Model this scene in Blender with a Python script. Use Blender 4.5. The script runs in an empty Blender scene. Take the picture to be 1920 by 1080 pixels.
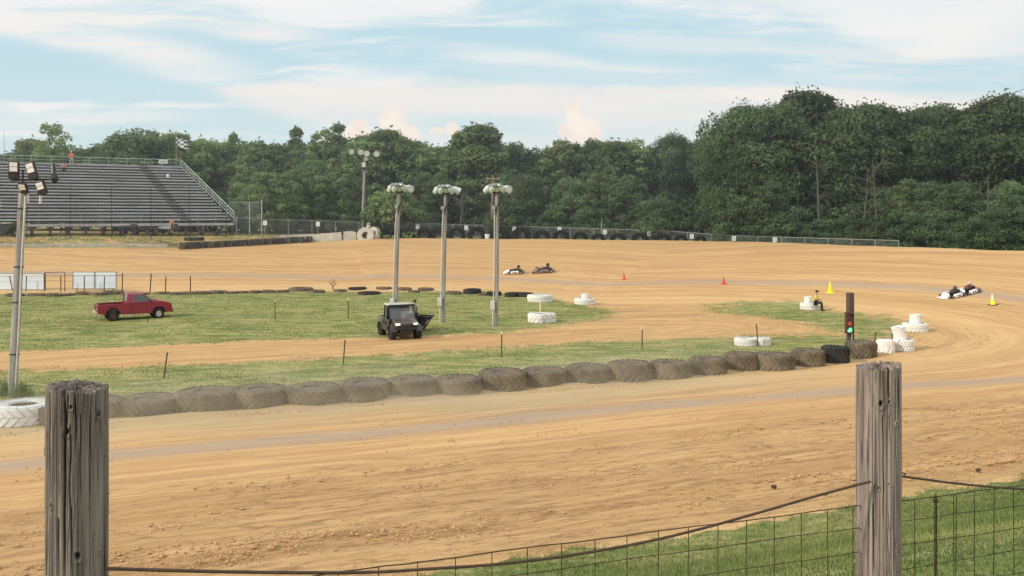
import bpy, bmesh, math, random
import numpy as np
from mathutils import Vector, Matrix, Euler
random.seed(7); RS = np.random.RandomState(11)
PI = math.pi
scene = bpy.context.scene
COL = scene.collection
HC = 6.5; FPX = 1700.0; YH = 400.0     # eye height, focal length and horizon row of the photograph (1920 wide)

# ------------------------------------------------------------------ names, groups
def tag(o, label=None, cat=None, group=None, kind=None):
    if label: o['label'] = label
    if cat: o['category'] = cat
    if group: o['group'] = group
    if kind: o['kind'] = kind
    return o
def empty(name, loc=(0,0,0), rz=0.0, label=None, cat=None, group=None, M=None):
    o = bpy.data.objects.new(name, None); COL.objects.link(o); o.empty_display_size = .2
    if M is not None: o.matrix_world = M
    else:
        o.location = loc; o.rotation_euler = (0,0,rz)
    return tag(o, label, cat, group)
def copy_tree(o, parent=None):
    c = o.copy(); COL.objects.link(c)
    if parent is not None: c.parent = parent
    for ch in list(o.children): copy_tree(ch, c)
    return c

# ------------------------------------------------------------------ mesh builder
class MB:
    def __init__(s): s.v = []; s.f = []
    def add(s, vs, fs, M=None):
        n = len(s.v)
        for p in vs:
            p = Vector(p)
            s.v.append(tuple(M @ p) if M is not None else tuple(p))
        s.f += [tuple(i+n for i in f) for f in fs]
        return s
    def box(s, c, d, rot=None, M=None, taper=(1,1)):
        x,y,z = d[0]/2, d[1]/2, d[2]/2; tx,ty = taper
        vs = [(-x,-y,-z),(x,-y,-z),(x,y,-z),(-x,y,-z),(-x*tx,-y*ty,z),(x*tx,-y*ty,z),(x*tx,y*ty,z),(-x*tx,y*ty,z)]
        T = Matrix.Translation(c)
        if rot is not None: T = T @ Euler(rot).to_matrix().to_4x4()
        if M is not None: T = M @ T
        return s.add(vs, [(3,2,1,0),(4,5,6,7),(0,1,5,4),(1,2,6,5),(2,3,7,6),(3,0,4,7)], T)
    def tube(s, pts, r, n=8, M=None, cap=True):
        pts = [Vector(p) for p in pts]; m = len(pts)
        rs = r if isinstance(r,(list,tuple)) else [r]*m
        vs = []; fs = []; ref = None
        for i,p in enumerate(pts):
            t = (pts[min(i+1,m-1)] - pts[max(i-1,0)]).normalized()
            if ref is None: ref = Vector((0,0,1)) if abs(t.z) < .9 else Vector((1,0,0))
            a = t.cross(ref).normalized(); b = a.cross(t).normalized(); ref = b
            for k in range(n):
                q = 2*PI*k/n; vs.append(p + rs[i]*(math.cos(q)*a + math.sin(q)*b))
        for i in range(m-1):
            for k in range(n):
                k2 = (k+1)%n; fs.append((i*n+k, i*n+k2, (i+1)*n+k2, (i+1)*n+k))
        if cap: fs.append(tuple(range(n-1,-1,-1))); fs.append(tuple((m-1)*n+k for k in range(n)))
        return s.add(vs, fs, M)
    def lathe(s, prof, n=24, M=None, close=False):
        vs = []; fs = []; m = len(prof)
        for i,(r,z) in enumerate(prof):
            for k in range(n):
                q = 2*PI*k/n; vs.append((r*math.cos(q), r*math.sin(q), z))
        for i in range(m if close else m-1):
            j = (i+1)%m
            for k in range(n):
                k2 = (k+1)%n; fs.append((i*n+k, i*n+k2, j*n+k2, j*n+k))
        if not close:
            if prof[0][0] > 1e-6: fs.append(tuple(range(n-1,-1,-1)))
            if prof[-1][0] > 1e-6: fs.append(tuple((m-1)*n+k for k in range(n)))
        return s.add(vs, fs, M)
    def prism(s, prof, y0, y1, M=None):      # profile in x,z, pushed along y
        n = len(prof)
        vs = [(x,y0,z) for x,z in prof] + [(x,y1,z) for x,z in prof]
        fs = [tuple(range(n)), tuple(range(2*n-1,n-1,-1))]
        for k in range(n):
            k2 = (k+1)%n; fs.append((k, n+k, n+k2, k2))
        return s.add(vs, fs, M)
    def ball(s, c, r, n=10, M=None, seg=None):
        c = Vector(c); rr = r if isinstance(r,(list,tuple)) else (r,r,r); vs=[]; fs=[]; h=max(4,n//2+1)
        for i in range(h+1):
            a = PI*i/h
            for k in range(n):
                q = 2*PI*k/n
                vs.append(c+Vector((rr[0]*math.sin(a)*math.cos(q), rr[1]*math.sin(a)*math.sin(q), -rr[2]*math.cos(a))))
        for i in range(h):
            for k in range(n):
                k2=(k+1)%n; fs.append((i*n+k,i*n+k2,(i+1)*n+k2,(i+1)*n+k))
        return s.add(vs, fs, M)
    def build(s, name, mat, parent=None, bevel=0, angle=35, M=None):
        me = bpy.data.meshes.new(name); me.from_pydata([tuple(p) for p in s.v], [], s.f)
        if isinstance(mat, (list,tuple)):
            for m in mat: me.materials.append(m)
        else: me.materials.append(mat)
        bm = bmesh.new(); bm.from_mesh(me)
        bmesh.ops.recalc_face_normals(bm, faces=bm.faces); bm.to_mesh(me); bm.free()
        me.polygons.foreach_set('use_smooth', [True]*len(me.polygons))
        me.set_sharp_from_angle(angle=math.radians(angle))
        o = bpy.data.objects.new(name, me); COL.objects.link(o)
        if parent is not None: o.parent = parent
        if M is not None: o.matrix_world = M
        if bevel:
            b = o.modifiers.new('Bevel','BEVEL'); b.width = bevel; b.segments = 2; b.limit_method='ANGLE'; b.angle_limit=math.radians(40)
            b.harden_normals = False
        return o

def np_mesh(name, V, F, mat, parent=None, smooth=False, attrs=None):
    """V (n,3); F (m,k) fixed-size faces"""
    me = bpy.data.meshes.new(name)
    V = np.asarray(V, dtype=np.float32); F = np.asarray(F, dtype=np.int32); m,k = F.shape
    me.vertices.add(len(V)); me.vertices.foreach_set('co', V.ravel())
    me.loops.add(m*k); me.loops.foreach_set('vertex_index', F.ravel())
    me.polygons.add(m); me.polygons.foreach_set('loop_start', np.arange(0,m*k,k,dtype=np.int32))
    me.polygons.foreach_set('loop_total', np.full(m,k,dtype=np.int32))
    me.update(calc_edges=True)
    me.polygons.foreach_set('use_smooth', np.full(m, smooth))
    if attrs:
        for an,arr in attrs.items():
            arr = np.asarray(arr, dtype=np.float32)
            if arr.ndim == 1:
                a = me.attributes.new(an,'FLOAT','POINT'); a.data.foreach_set('value', arr)
            else:
                a = me.attributes.new(an,'FLOAT_VECTOR','POINT'); a.data.foreach_set('vector', arr.ravel())
    me.materials.append(mat)
    o = bpy.data.objects.new(name, me); COL.objects.link(o)
    if parent is not None: o.parent = parent
    return o

# ------------------------------------------------------------------ node helper
class NT:
    def __init__(s, tree): s.t = tree; s.n = tree.nodes; s.l = tree.links
    def node(s, typ, **kw):
        n = s.n.new(typ)
        for k,v in kw.items(): setattr(n,k,v)
        return n
    def link(s, a, b): s.l.new(a,b)
    def setin(s, sock, v):
        if isinstance(v, bpy.types.NodeSocket): s.l.new(v, sock)
        elif v is not None:
            if hasattr(sock.default_value,'__len__') and len(sock.default_value)==4 and len(v)==3: v = (*v,1)
            sock.default_value = v
    def m(s, op, a, b=None, c=None, clamp=False):
        n = s.node('ShaderNodeMath', operation=op); n.use_clamp = clamp
        s.setin(n.inputs[0],a)
        if b is not None: s.setin(n.inputs[1],b)
        if c is not None: s.setin(n.inputs[2],c)
        return n.outputs[0]
    def vm(s, op, a, b=None):
        n = s.node('ShaderNodeVectorMath', operation=op); s.setin(n.inputs[0],a)
        if b is not None: s.setin(n.inputs[1],b)
        return n.outputs[0]
    def mix(s, f, a, b, blend='MIX'):
        n = s.node('ShaderNodeMix', data_type='RGBA', blend_type=blend)
        s.setin(n.inputs[0],f); s.setin(n.inputs[6],a); s.setin(n.inputs[7],b); return n.outputs[2]
    def sstep(s, x, lo, hi, a=0.0, b=1.0):
        n = s.node('ShaderNodeMapRange', interpolation_type='SMOOTHSTEP')
        s.setin(n.inputs[0],x); s.setin(n.inputs[1],lo); s.setin(n.inputs[2],hi); s.setin(n.inputs[3],a); s.setin(n.inputs[4],b); return n.outputs[0]
    def noise(s, vec, scale, detail=4, rough=.55, dist=0, out=0):
        n = s.node('ShaderNodeTexNoise'); s.setin(n.inputs['Vector'],vec)
        n.inputs['Scale'].default_value=scale; n.inputs['Detail'].default_value=detail
        n.inputs['Roughness'].default_value=rough; n.inputs['Distortion'].default_value=dist
        return n.outputs[out]
    def voro(s, vec, scale, feature='F1'):
        n = s.node('ShaderNodeTexVoronoi', feature=feature); s.setin(n.inputs['Vector'],vec); n.inputs['Scale'].default_value=scale
        return n.outputs[0]
    def mapping(s, vec, scale=(1,1,1), rot=(0,0,0), loc=(0,0,0)):
        n = s.node('ShaderNodeMapping'); s.setin(n.inputs[0],vec); n.inputs[1].default_value=loc; n.inputs[2].default_value=rot; n.inputs[3].default_value=scale
        return n.outputs[0]
    def xyz(s, vec):
        n = s.node('ShaderNodeSeparateXYZ'); s.setin(n.inputs[0],vec); return n.outputs
    def comb(s, x,y,z):
        n = s.node('ShaderNodeCombineXYZ'); s.setin(n.inputs[0],x); s.setin(n.inputs[1],y); s.setin(n.inputs[2],z); return n.outputs[0]
    def attr(s, name, out='Fac'):
        n = s.node('ShaderNodeAttribute'); n.attribute_name = name; return n.outputs[out]
    def bump(s, h, strength=.5, dist=.02):
        n = s.node('ShaderNodeBump'); s.setin(n.inputs['Height'],h); n.inputs['Strength'].default_value=strength; n.inputs['Distance'].default_value=dist
        return n.outputs[0]
def new_mat(name):
    m = bpy.data.materials.new(name); m.use_nodes = True; t = NT(m.node_tree)
    return m, t, m.node_tree.nodes['Principled BSDF']
def obj_co(t): return t.node('ShaderNodeTexCoord').outputs['Object']
def simple(name, col, rough=.6, metal=0, var=.15, scale=6, bump=.0, bscale=40, dirt=None, dirt_amt=.0, spec=.5, coat=0, emis=None, emis_s=0, stretch=(1,1,1)):
    m,t,p = new_mat(name); co = t.mapping(obj_co(t), scale=stretch)
    n = t.noise(co, scale, 5, .6)
    lo = tuple(c*(1-var) for c in col); hi = tuple(min(1,c*(1+var)) for c in col)
    c = t.mix(t.sstep(n,.3,.7), lo, hi)
    if dirt is not None:
        n2 = t.noise(co, scale*.6, 6, .7)
        c = t.mix(t.m('MULTIPLY', t.sstep(n2,.35,.7), dirt_amt), c, dirt)
    t.link(c, p.inputs['Base Color'])
    t.link(t.m('ADD', t.m('MULTIPLY', n, .2), rough-.1), p.inputs['Roughness'])
    p.inputs['Metallic'].default_value = metal; p.inputs['Specular IOR Level'].default_value = spec
    p.inputs['Coat Weight'].default_value = coat
    if bump: t.link(t.bump(t.noise(co,bscale,4,.6), bump, .01), p.inputs['Normal'])
    if emis: p.inputs['Emission Color'].default_value=(*emis,1); p.inputs['Emission Strength'].default_value=emis_s
    return m

# ------------------------------------------------------------------ terrain field
def catmull(P, per=8):
    P = np.array(P, float); out=[]
    Q = np.vstack([2*P[0]-P[1], P, 2*P[-1]-P[-2]])
    for i in range(1,len(Q)-2):
        p0,p1,p2,p3 = Q[i-1],Q[i],Q[i+1],Q[i+2]
        for k in range(per):
            u=k/per
            out.append(.5*((2*p1)+(-p0+p2)*u+(2*p0-5*p1+4*p2-p3)*u*u+(-p0+3*p1-3*p2+p3)*u**3))
    out.append(P[-1]); return np.array(out)
U = np.array([.9225,.386]); NN = np.array([-.386,.9225])
def line(v,w): return tuple(v*NN + w*U)
INNER = catmull([line(30.9,-75), line(30.9,-50), line(30.9,-25), line(30.9,0), line(30.9,20), line(30.9,30), (22.0,44.5),(24.6,50.0),(23.8,56.0),(20.5,61.0),(13.8,65.2),(5.4,65.6),(2.1,68.3),(-7,75.0),(-18,75.6),(-29,74.8),(-41,72.5),(-80,68.0)],6)
_O = [(*line(11,-80),2.0,2.3),(*line(11,-40),2.0,2.3),(*line(11,0),2.0,2.3),(*line(11,20),2.0,2.3),(*line(11,37),2.0,1.6),
      (42,33,2.4,.6),(50,45,2.9,0),(51,58,3.3,-.4),(46.5,68,3.45,-.6),(41,74,3.45,-.6),(33,84,3.5,-.5),(20,98,3.5,-.15),(0,106,3.5,0),(-16,107,3.5,.2),
      (-24,104.5,3.05,.8),(-32,100,2.75,1.2),(-41,95,2.85,1.2),(-51,90,3.05,1.1),(-80,78,3.1,1.0)]
OUTER = catmull(_O,6)
def poly_near(P, C, closed=False):
    """nearest distance, arclength and segment parameter (float index) of points P (n,2) to polyline C"""
    n=len(P); bd=np.full(n,1e18); bs=np.zeros(n); bi=np.zeros(n); acc=0.
    K=len(C); rng = range(K if closed else K-1)
    for i in rng:
        a=C[i,:2]; b=C[(i+1)%K,:2]; d=b-a; L=math.hypot(*d)
        if L<1e-9: continue
        t=np.clip(((P[:,0]-a[0])*d[0]+(P[:,1]-a[1])*d[1])/(L*L),0,1)
        dx=P[:,0]-a[0]-t*d[0]; dy=P[:,1]-a[1]-t*d[1]; q=dx*dx+dy*dy
        w=q<bd; bd[w]=q[w]; bs[w]=acc+t[w]*L; bi[w]=i+t[w]; acc+=L
    return np.sqrt(bd),bs,bi
def inside(P,C):
    r=np.zeros(len(P),bool); K=len(C); j=K-1
    for i in range(K):
        xi,yi=C[i,0],C[i,1]; xj,yj=C[j,0],C[j,1]
        if yi!=yj:
            c=((yi>P[:,1])!=(yj>P[:,1]))&(P[:,0]<(xj-xi)*(P[:,1]-yi)/(yj-yi)+xi); r^=c
        j=i
    return r
def sm(x): x=np.clip(x,0,1); return x*x*(3-2*x)
def field(P):
    P=np.asarray(P,float).reshape(-1,2)
    di,si,_=poly_near(P,INNER); do,so,io=poly_near(P,OUTER)
    ins=inside(P,INNER); out=~inside(P,OUTER)
    i0=np.clip(io.astype(int),0,len(OUTER)-2); fr=io-i0
    zo=OUTER[i0,2]*(1-fr)+OUTER[i0+1,2]*fr; g=OUTER[i0,3]*(1-fr)+OUTER[i0+1,3]*fr
    t=di/(di+do+1e-6)
    z=np.where(ins,0,np.where(out, zo+g*sm(do/8.0), zo*t**1.15))
    # far ground slowly rolls
    far=np.clip((P[:,1]-125)/200,0,1)
    z=z-far*1.2*np.where(P[:,0]>8,1,.2)
    return z,di,si,do,ins,out
def bumps(P):
    x,y=P[:,0],P[:,1]
    return .04*np.sin(x*.37+1.3*np.sin(y*.21))*np.sin(y*.31+.7)+.02*np.sin(x*1.1+y*.63)*np.sin(y*1.3-x*.4)
def Z(x,y):
    P=np.array([[x,y]]); z=field(P)[0]; return float(z[0]+bumps(P)[0])
def normal_at(x,y,e=.6):
    return Vector((Z(x-e,y)-Z(x+e,y), Z(x,y-e)-Z(x,y+e), 2*e)).normalized()
def G(px,py,dmin=4,dmax=400):
    """the ground point seen at a pixel of the photograph"""
    k=(px-960)/FPX; q=(py-YH)/FPX
    d=np.concatenate([np.arange(dmin,130,.05),np.arange(130,dmax,.5)])
    P=np.stack([k*d,d],1); z=field(P)[0]+bumps(P); r=HC-q*d
    w=np.where(r<=z)[0]; i=w[0] if len(w) else len(d)-1
    return Vector((k*d[i],d[i],z[i]))
def at(px,py,d): return Vector(((px-960)/FPX*d, d, HC-(py-YH)/FPX*d))
def place(x,y,yaw,align=False,z=None,dz=0):
    zz=(Z(x,y) if z is None else z)+dz
    R=Matrix.Rotation(yaw,4,'Z')
    if align:
        n=normal_at(x,y); q=Vector((0,0,1)).rotation_difference(n); R=q.to_matrix().to_4x4()@R
    return Matrix.Translation((x,y,zz))@R
# ------------------------------------------------------------------ camera, render, world, sun
cam = bpy.data.cameras.new('camera'); cam.sensor_width=36; cam.lens=36*FPX/1920; cam.shift_y=-(540-YH)/1920
cam.clip_start=.05; cam.clip_end=6000
co = bpy.data.objects.new('camera',cam); COL.objects.link(co); co.location=(0,0,HC); co.rotation_euler=(PI/2,0,0); scene.camera=co
scene.render.engine='CYCLES'
scene.view_settings.view_transform='Standard'; scene.view_settings.look='None'; scene.view_settings.exposure=0; scene.view_settings.gamma=1
scene.cycles.use_denoising=True; scene.cycles.max_bounces=6; scene.cycles.transparent_max_bounces=12
scene.cycles.volume_bounces=0; scene.cycles.caustics_reflective=False; scene.cycles.caustics_refractive=False
SUN_EL=math.radians(30); SUN_AZ=math.radians(-118)    # azimuth from +Y towards +X : sun on the left, a little behind the viewer
sd = Vector((math.sin(SUN_AZ)*math.cos(SUN_EL), math.cos(SUN_AZ)*math.cos(SUN_EL), math.sin(SUN_EL)))
sl = bpy.data.lights.new('sun','SUN'); sl.energy=2.9; sl.angle=math.radians(2.5); sl.color=(1,.89,.74)
so_ = bpy.data.objects.new('sun',sl); COL.objects.link(so_); so_.rotation_euler=(-sd).to_track_quat('-Z','Y').to_euler(); so_.location=(-30,-20,40)
w = bpy.data.worlds.new('World'); scene.world=w; w.use_nodes=True; t=NT(w.node_tree); t.n.clear()
sky=t.node('ShaderNodeTexSky'); sky.sky_type='NISHITA'; sky.sun_disc=False; sky.sun_elevation=SUN_EL; sky.sun_rotation=SUN_AZ
sky.air_density=1.0; sky.dust_density=1.6; sky.ozone_density=1.0
nis=t.vm('SCALE',sky.outputs[0]); nis.node.inputs[3].default_value=.10
gen=t.node('ShaderNodeTexCoord').outputs['Generated']; gx=t.xyz(gen)
ay=t.m('MAXIMUM',t.m('ABSOLUTE',gx[1]),.12)
u=t.m('MULTIPLY',t.m('DIVIDE',gx[0],ay),1.7); v=t.m('MULTIPLY',t.m('DIVIDE',gx[2],ay),1.7)
P=t.comb(u,v,0)
# cloudless base: a pale cyan that lightens to the horizon, carried by the physical sky
base=t.mix(.84, nis, t.mix(t.sstep(v,.02,.42), (.70,.87,.91), (.46,.75,.88)))
warp=t.noise(t.mapping(P,scale=(1.2,5,1)),1.6,3,.5,0,1)
wv=t.vm('SUBTRACT',warp,(.5,.5,.5)); wsc=t.node('ShaderNodeVectorMath',operation='SCALE'); t.link(wv,wsc.inputs[0]); wsc.inputs[3].default_value=.09
Pw=t.vm('ADD',P,wsc.outputs[0]); W=t.xyz(Pw)
# high streaks of cirrus
st1=t.noise(t.mapping(Pw,scale=(1.0,7.5,1),rot=(0,0,.10),loc=(3.1,1.7,0)),1.55,7,.56)
st2=t.noise(t.mapping(Pw,scale=(1.1,11,1),rot=(0,0,.04),loc=(7.3,5.2,0)),2.1,7,.6)
st=t.m('ADD',t.m('MULTIPLY',st1,.62),t.m('MULTIPLY',st2,.38))
cover=t.sstep(v,.24,.45,-.03,.125)
cover=t.m('ADD',cover,t.sstep(u,.1,.95,0,.06))
cir=t.sstep(t.m('ADD',st,cover),.49,.62)
def band(a,b,w_):     # streak between two points of the sky, half width w_
    ax_,ay_=a; bx_,by_=b; L=math.hypot(bx_-ax_,by_-ay_); dx,dy=(bx_-ax_)/L,(by_-ay_)/L
    s=t.m('ADD',t.m('MULTIPLY',t.m('SUBTRACT',W[0],ax_),dx),t.m('MULTIPLY',t.m('SUBTRACT',W[1],ay_),dy))
    d=t.m('ABSOLUTE',t.m('ADD',t.m('MULTIPLY',t.m('SUBTRACT',W[0],ax_),-dy),t.m('MULTIPLY',t.m('SUBTRACT',W[1],ay_),dx)))
    return t.m('MULTIPLY',t.sstep(d,w_*.25,w_,1,0),t.m('MULTIPLY',t.sstep(s,-.08,.08),t.sstep(s,L-.2,L+.03,1,0)))
bands=t.m('MAXIMUM',band((-1.2,.43),(-.43,.25),.055),t.m('MAXIMUM',band((-.95,.385),(-.28,.335),.03),band((-.12,.285),(.45,.25),.035)))
bands=t.m('MAXIMUM',bands,t.m('MULTIPLY',band((.15,.33),(.95,.30),.025),.8))
bands=t.m('MAXIMUM',bands,t.m('MULTIPLY',band((-1.1,.165),(-.55,.17),.018),.6))
bands=t.m('MULTIPLY',bands,t.sstep(st2,.3,.55,.45,1))
cir=t.m('MAXIMUM',cir,t.m('MULTIPLY',bands,1.0))
clear=t.m('MAXIMUM',t.m('MULTIPLY',band((-.3,.262),(.95,.245),.026),.75), t.m('MULTIPLY',band((-.05,.318),(.8,.335),.02),.4))
clear=t.m('MAXIMUM',clear,t.m('MULTIPLY',band((-1.2,.30),(-.6,.27),.05),.6))
cir=t.m('MULTIPLY',cir,t.m('SUBTRACT',1,clear))
ccol=t.mix(t.sstep(st1,.4,.65),(.80,.86,.885),(.95,.94,.94))
ccol=t.mix(t.m('MULTIPLY',bands,.55),ccol,(.98,.91,.86))
skyc=t.mix(t.m('MULTIPLY',cir,.93),base,ccol)
# the anvil: sharp flat top, pointed left tip, fading downward
top=t.m('ADD',.228,t.m('MULTIPLY',t.noise(t.comb(u,0,3.3),2.2,5,.6),.03))
left=t.m('SUBTRACT',.238,t.m('MULTIPLY',t.m('ADD',W[0],.585),.42))      # lower left slope
a1=t.sstep(t.m('SUBTRACT',top,W[1]),-.006,.012)
lower=t.m('MAXIMUM',left,.085)
a2=t.sstep(t.m('SUBTRACT',W[1],lower),-.03,.035)
a3=t.sstep(u,-.60,-.52)
anv=t.m('MULTIPLY',t.m('MULTIPLY',a1,a2),a3)
anv=t.m('MULTIPLY',anv,t.sstep(u,.25,.9,1,.55))
hole=t.m('MULTIPLY',t.sstep(t.m('ABSOLUTE',t.m('SUBTRACT',W[0],-.03)),.05,.2,1,0),t.sstep(t.m('ABSOLUTE',t.m('SUBTRACT',W[1],.165)),.01,.04,1,0))
anv=t.m('MULTIPLY',anv,t.m('SUBTRACT',1,t.m('MULTIPLY',hole,.7)))
acol=t.mix(t.sstep(v,.12,.23),(.80,.83,.86),(.97,.88,.82))
skyc=t.mix(t.m('MULTIPLY',t.m('MULTIPLY',anv,t.sstep(st2,.3,.6,.62,.9)),.88),skyc,acol)
# cumulus heads behind the wood
puffn=t.noise(P,26,5,.6)
def puff(cx,cy,rx,ry):
    a=t.m('DIVIDE',t.m('SUBTRACT',u,cx),rx); b=t.m('DIVIDE',t.m('SUBTRACT',v,cy),ry)
    r=t.m('SQRT',t.m('ADD',t.m('MULTIPLY',a,a),t.m('MULTIPLY',b,b)))
    r=t.m('ADD',r,t.m('MULTIPLY',t.m('SUBTRACT',puffn,.5),1.0))
    return t.m('MULTIPLY',t.sstep(r,.75,1.1,1,0),t.sstep(v,.105,.15,.2,1))
pf=None
for c in [(-.225,.168,.026,.032),(-.20,.145,.03,.022),(-.29,.145,.028,.032),(-.112,.158,.012,.014),(-.14,.155,.016,.006),(.115,.182,.016,.028),(.135,.150,.036,.036),(.10,.157,.014,.014),(-.33,.135,.03,.02)]:
    p_=puff(*c); pf=p_ if pf is None else t.m('MAXIMUM',pf,p_)
skyc=t.mix(t.m('MULTIPLY',pf,.85),skyc,t.mix(t.sstep(puffn,.35,.65),(.97,.80,.70),(1.05,.93,.80)))
skyc=t.mix(t.sstep(v,.0,.11,.55,0),skyc,(.74,.82,.86))
bg=t.node('ShaderNodeBackground'); t.link(skyc,bg.inputs[0]); bg.inputs[1].default_value=1.14
wo=t.node('ShaderNodeOutputWorld'); t.link(bg.outputs[0],wo.inputs[0])

# ------------------------------------------------------------------ ground material
def pxw(poly): 
    out=[]
    for px,py in poly:
        s=(py-YH)/HC; d=FPX/s; out.append(((px-960)/s,d))
    return np.array(out)
GA=pxw([(-400,551),(0,552),(300,548),(640,546),(900,548),(1000,556),(1090,571),(1150,584),(1150,594),(1100,603),(1000,619),(900,627),(700,634),(480,640),(200,652),(0,659),(-400,680)])
GB=pxw([(-400,716),(0,695),(200,689),(500,677),(700,665),(900,653),(1100,643),(1300,634),(1400,627),(1500,624),(1640,632),(1655,642),(1640,675),(1500,703),(1000,743),(600,775),(0,812),(-400,835)])
GC=pxw([(1335,572),(1400,570),(1480,572),(1560,585),(1640,592),(1700,606),(1698,622),(1640,632),(1560,618),(1500,604),(1420,594),(1345,586)])
def psd(P,C):     # signed distance, positive inside
    d,_,_=poly_near(P,C,True); return np.where(inside(P,C),d,-d)
def grass_sd(P,do,out,zo_side=None):
    a=np.maximum(psd(P,GA),psd(P,GB)); c=psd(P,GC)+.5
    a=np.maximum(a,c)
    x,y=P[:,0],P[:,1]
    side=np.where(out,do+.45,-do+.45)*2.2
    a=np.where(out|(do<2)&(y<40),np.maximum(a,side),a)
    return np.clip(a,-6,6)

m,t,p=new_mat('ground_dirt_and_grass'); GROUND=m
geo=t.node('ShaderNodeNewGeometry').outputs['Position']
tv=t.attr('track','Vector'); tx=t.xyz(tv)          # arc length, distance from the inner edge, grass distance
gs=t.attr('grass'); wet=t.attr('groove'); lo_=t.attr('loose'); ins_=t.attr('infield')
# -- dirt
sco=t.comb(t.m('MULTIPLY',tx[0],.045),t.m('MULTIPLY',tx[1],1.0),0)
n1=t.noise(sco,1.1,6,.62,.25); n2=t.noise(t.comb(t.m('MULTIPLY',tx[0],.12),tx[1],4.0),3.2,5,.6,.3)
n3=t.noise(geo,.16,5,.6); n4=t.noise(geo,2.3,6,.65); n5=t.noise(geo,14,5,.7)
dirt=t.mix(t.sstep(n1,.33,.66),(.49,.292,.132),(.66,.428,.205))
dirt=t.mix(t.m('MULTIPLY',t.sstep(n2,.48,.62),.5),dirt,(.37,.205,.09))
dirt=t.mix(t.m('MULTIPLY',t.sstep(n3,.4,.7),.35),dirt,(.56,.345,.155))
dirt=t.mix(t.m('MULTIPLY',t.sstep(n4,.5,.75),.22),dirt,(.40,.235,.11))
dirt=t.mix(t.m('MULTIPLY',t.sstep(n5,.52,.7),.16),dirt,(.30,.18,.09))
# fine straight tyre marks and darker broken soil
fm=t.noise(t.comb(t.m('MULTIPLY',tx[0],.22),t.m('MULTIPLY',tx[1],5.5),1.0),2.0,6,.7,.15)
dirt=t.mix(t.m('MULTIPLY',t.sstep(fm,.52,.62),.42),dirt,(.33,.19,.09))
dirt=t.mix(t.m('MULTIPLY',t.sstep(tx[1],6.0,1.0),t.m('MULTIPLY',.45,t.m('SUBTRACT',1,ins_))),dirt,(.66,.44,.215))
bk=t.noise(t.comb(t.m('MULTIPLY',tx[0],.9),t.m('MULTIPLY',tx[1],3.2),4.0),2.4,8,.75,.5)
dirt=t.mix(t.m('MULTIPLY',t.m('MULTIPLY',lo_,t.sstep(bk,.53,.60)),.62),dirt,(.23,.125,.055))
# the rubbered groove, grey
dirt=t.mix(t.sstep(t.m('ADD',wet,t.m('MULTIPLY',t.m('SUBTRACT',n2,.5),1.1)),.2,1.0,0,.8),dirt,(.40,.30,.225))
# loose, ridged and broken dirt
rid=t.noise(t.comb(t.m('MULTIPLY',tx[0],.5),t.m('MULTIPLY',tx[1],2.2),2.0),1.7,7,.7,.6)
cl=t.sstep(rid,.52,.64)
dirt=t.mix(t.m('MULTIPLY',t.m('MULTIPLY',lo_,cl),.55),dirt,(.27,.155,.075))
# -- grass
g1=t.noise(geo,.35,5,.6); g2=t.noise(t.mapping(geo,scale=(.5,1.6,1)),1.1,6,.65); g3=t.noise(geo,9,5,.7)
gr=t.mix(t.sstep(g1,.35,.65),(.16,.20,.055),(.28,.285,.095))
gr=t.mix(t.m('MULTIPLY',t.sstep(g2,.42,.60),.85),gr,(.42,.37,.17))
gr=t.mix(t.m('MULTIPLY',t.sstep(t.noise(t.mapping(geo,scale=(.3,1.5,1),loc=(9,3,0)),.8,5,.65),.5,.62),.55),gr,(.09,.14,.035))
gr=t.mix(t.m('MULTIPLY',t.sstep(g3,.5,.7),.5),gr,(.07,.12,.025))
edge=t.m('ADD',gs,t.m('ADD',t.m('MULTIPLY',t.m('SUBTRACT',n4,.5),1.6),t.m('MULTIPLY',t.m('SUBTRACT',t.noise(geo,.7,5,.6),.5),4.2)))
east=t.sstep(t.xyz(geo)[0],3,14)
edge=t.m('SUBTRACT',edge,t.m('MULTIPLY',t.m('MULTIPLY',east,ins_),t.sstep(t.noise(t.mapping(geo,scale=(.55,1.0,1)),.55,6,.72),.44,.68,0,2.2)))
gm=t.sstep(edge,-.45,.65)
gm=t.m('MULTIPLY',gm,t.m('SUBTRACT',1,t.m('MULTIPLY',t.sstep(t.noise(t.mapping(geo,scale=(.6,1.3,1),loc=(5,2,0)),.9,6,.7),.54,.66),t.m('MULTIPLY',t.sstep(gs,0,5.5,1.0,.42),ins_))))
colr=t.mix(gm,dirt,gr)
t.link(colr,p.inputs['Base Color']); p.inputs['Roughness'].default_value=.95; p.inputs['Specular IOR Level'].default_value=.15
h=t.m('ADD',t.m('MULTIPLY',t.m('ADD',rid,t.m('MULTIPLY',bk,-1.0)),t.m('MULTIPLY',lo_,.8)),t.m('ADD',t.m('MULTIPLY',n2,.25),t.m('MULTIPLY',n5,t.m('ADD',.12,t.m('MULTIPLY',gm,.5)))))
t.link(t.bump(h,.75,.07),p.inputs['Normal'])

# ------------------------------------------------------------------ ground mesh
def axis(lo,hi,step,far,ratio=1.22):
    a=list(np.arange(lo,hi+1e-6,step)); d=step
    x=hi
    while x<far: d*=ratio; x+=d; a.append(x)
    x=lo; d=step
    while x>-far: d*=ratio; x-=d; a.insert(0,x)
    return np.array(a)
xs=axis(-62,56,.4,3500); ys=axis(0,122,.36,3500)
XX,YY=np.meshgrid(xs,ys); PP=np.stack([XX.ravel(),YY.ravel()],1)
z,di,si,do,ins,out=field(PP)
dsg=np.where(ins,-di,di)
zz=z+bumps(PP)
groove_c=6.9
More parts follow.
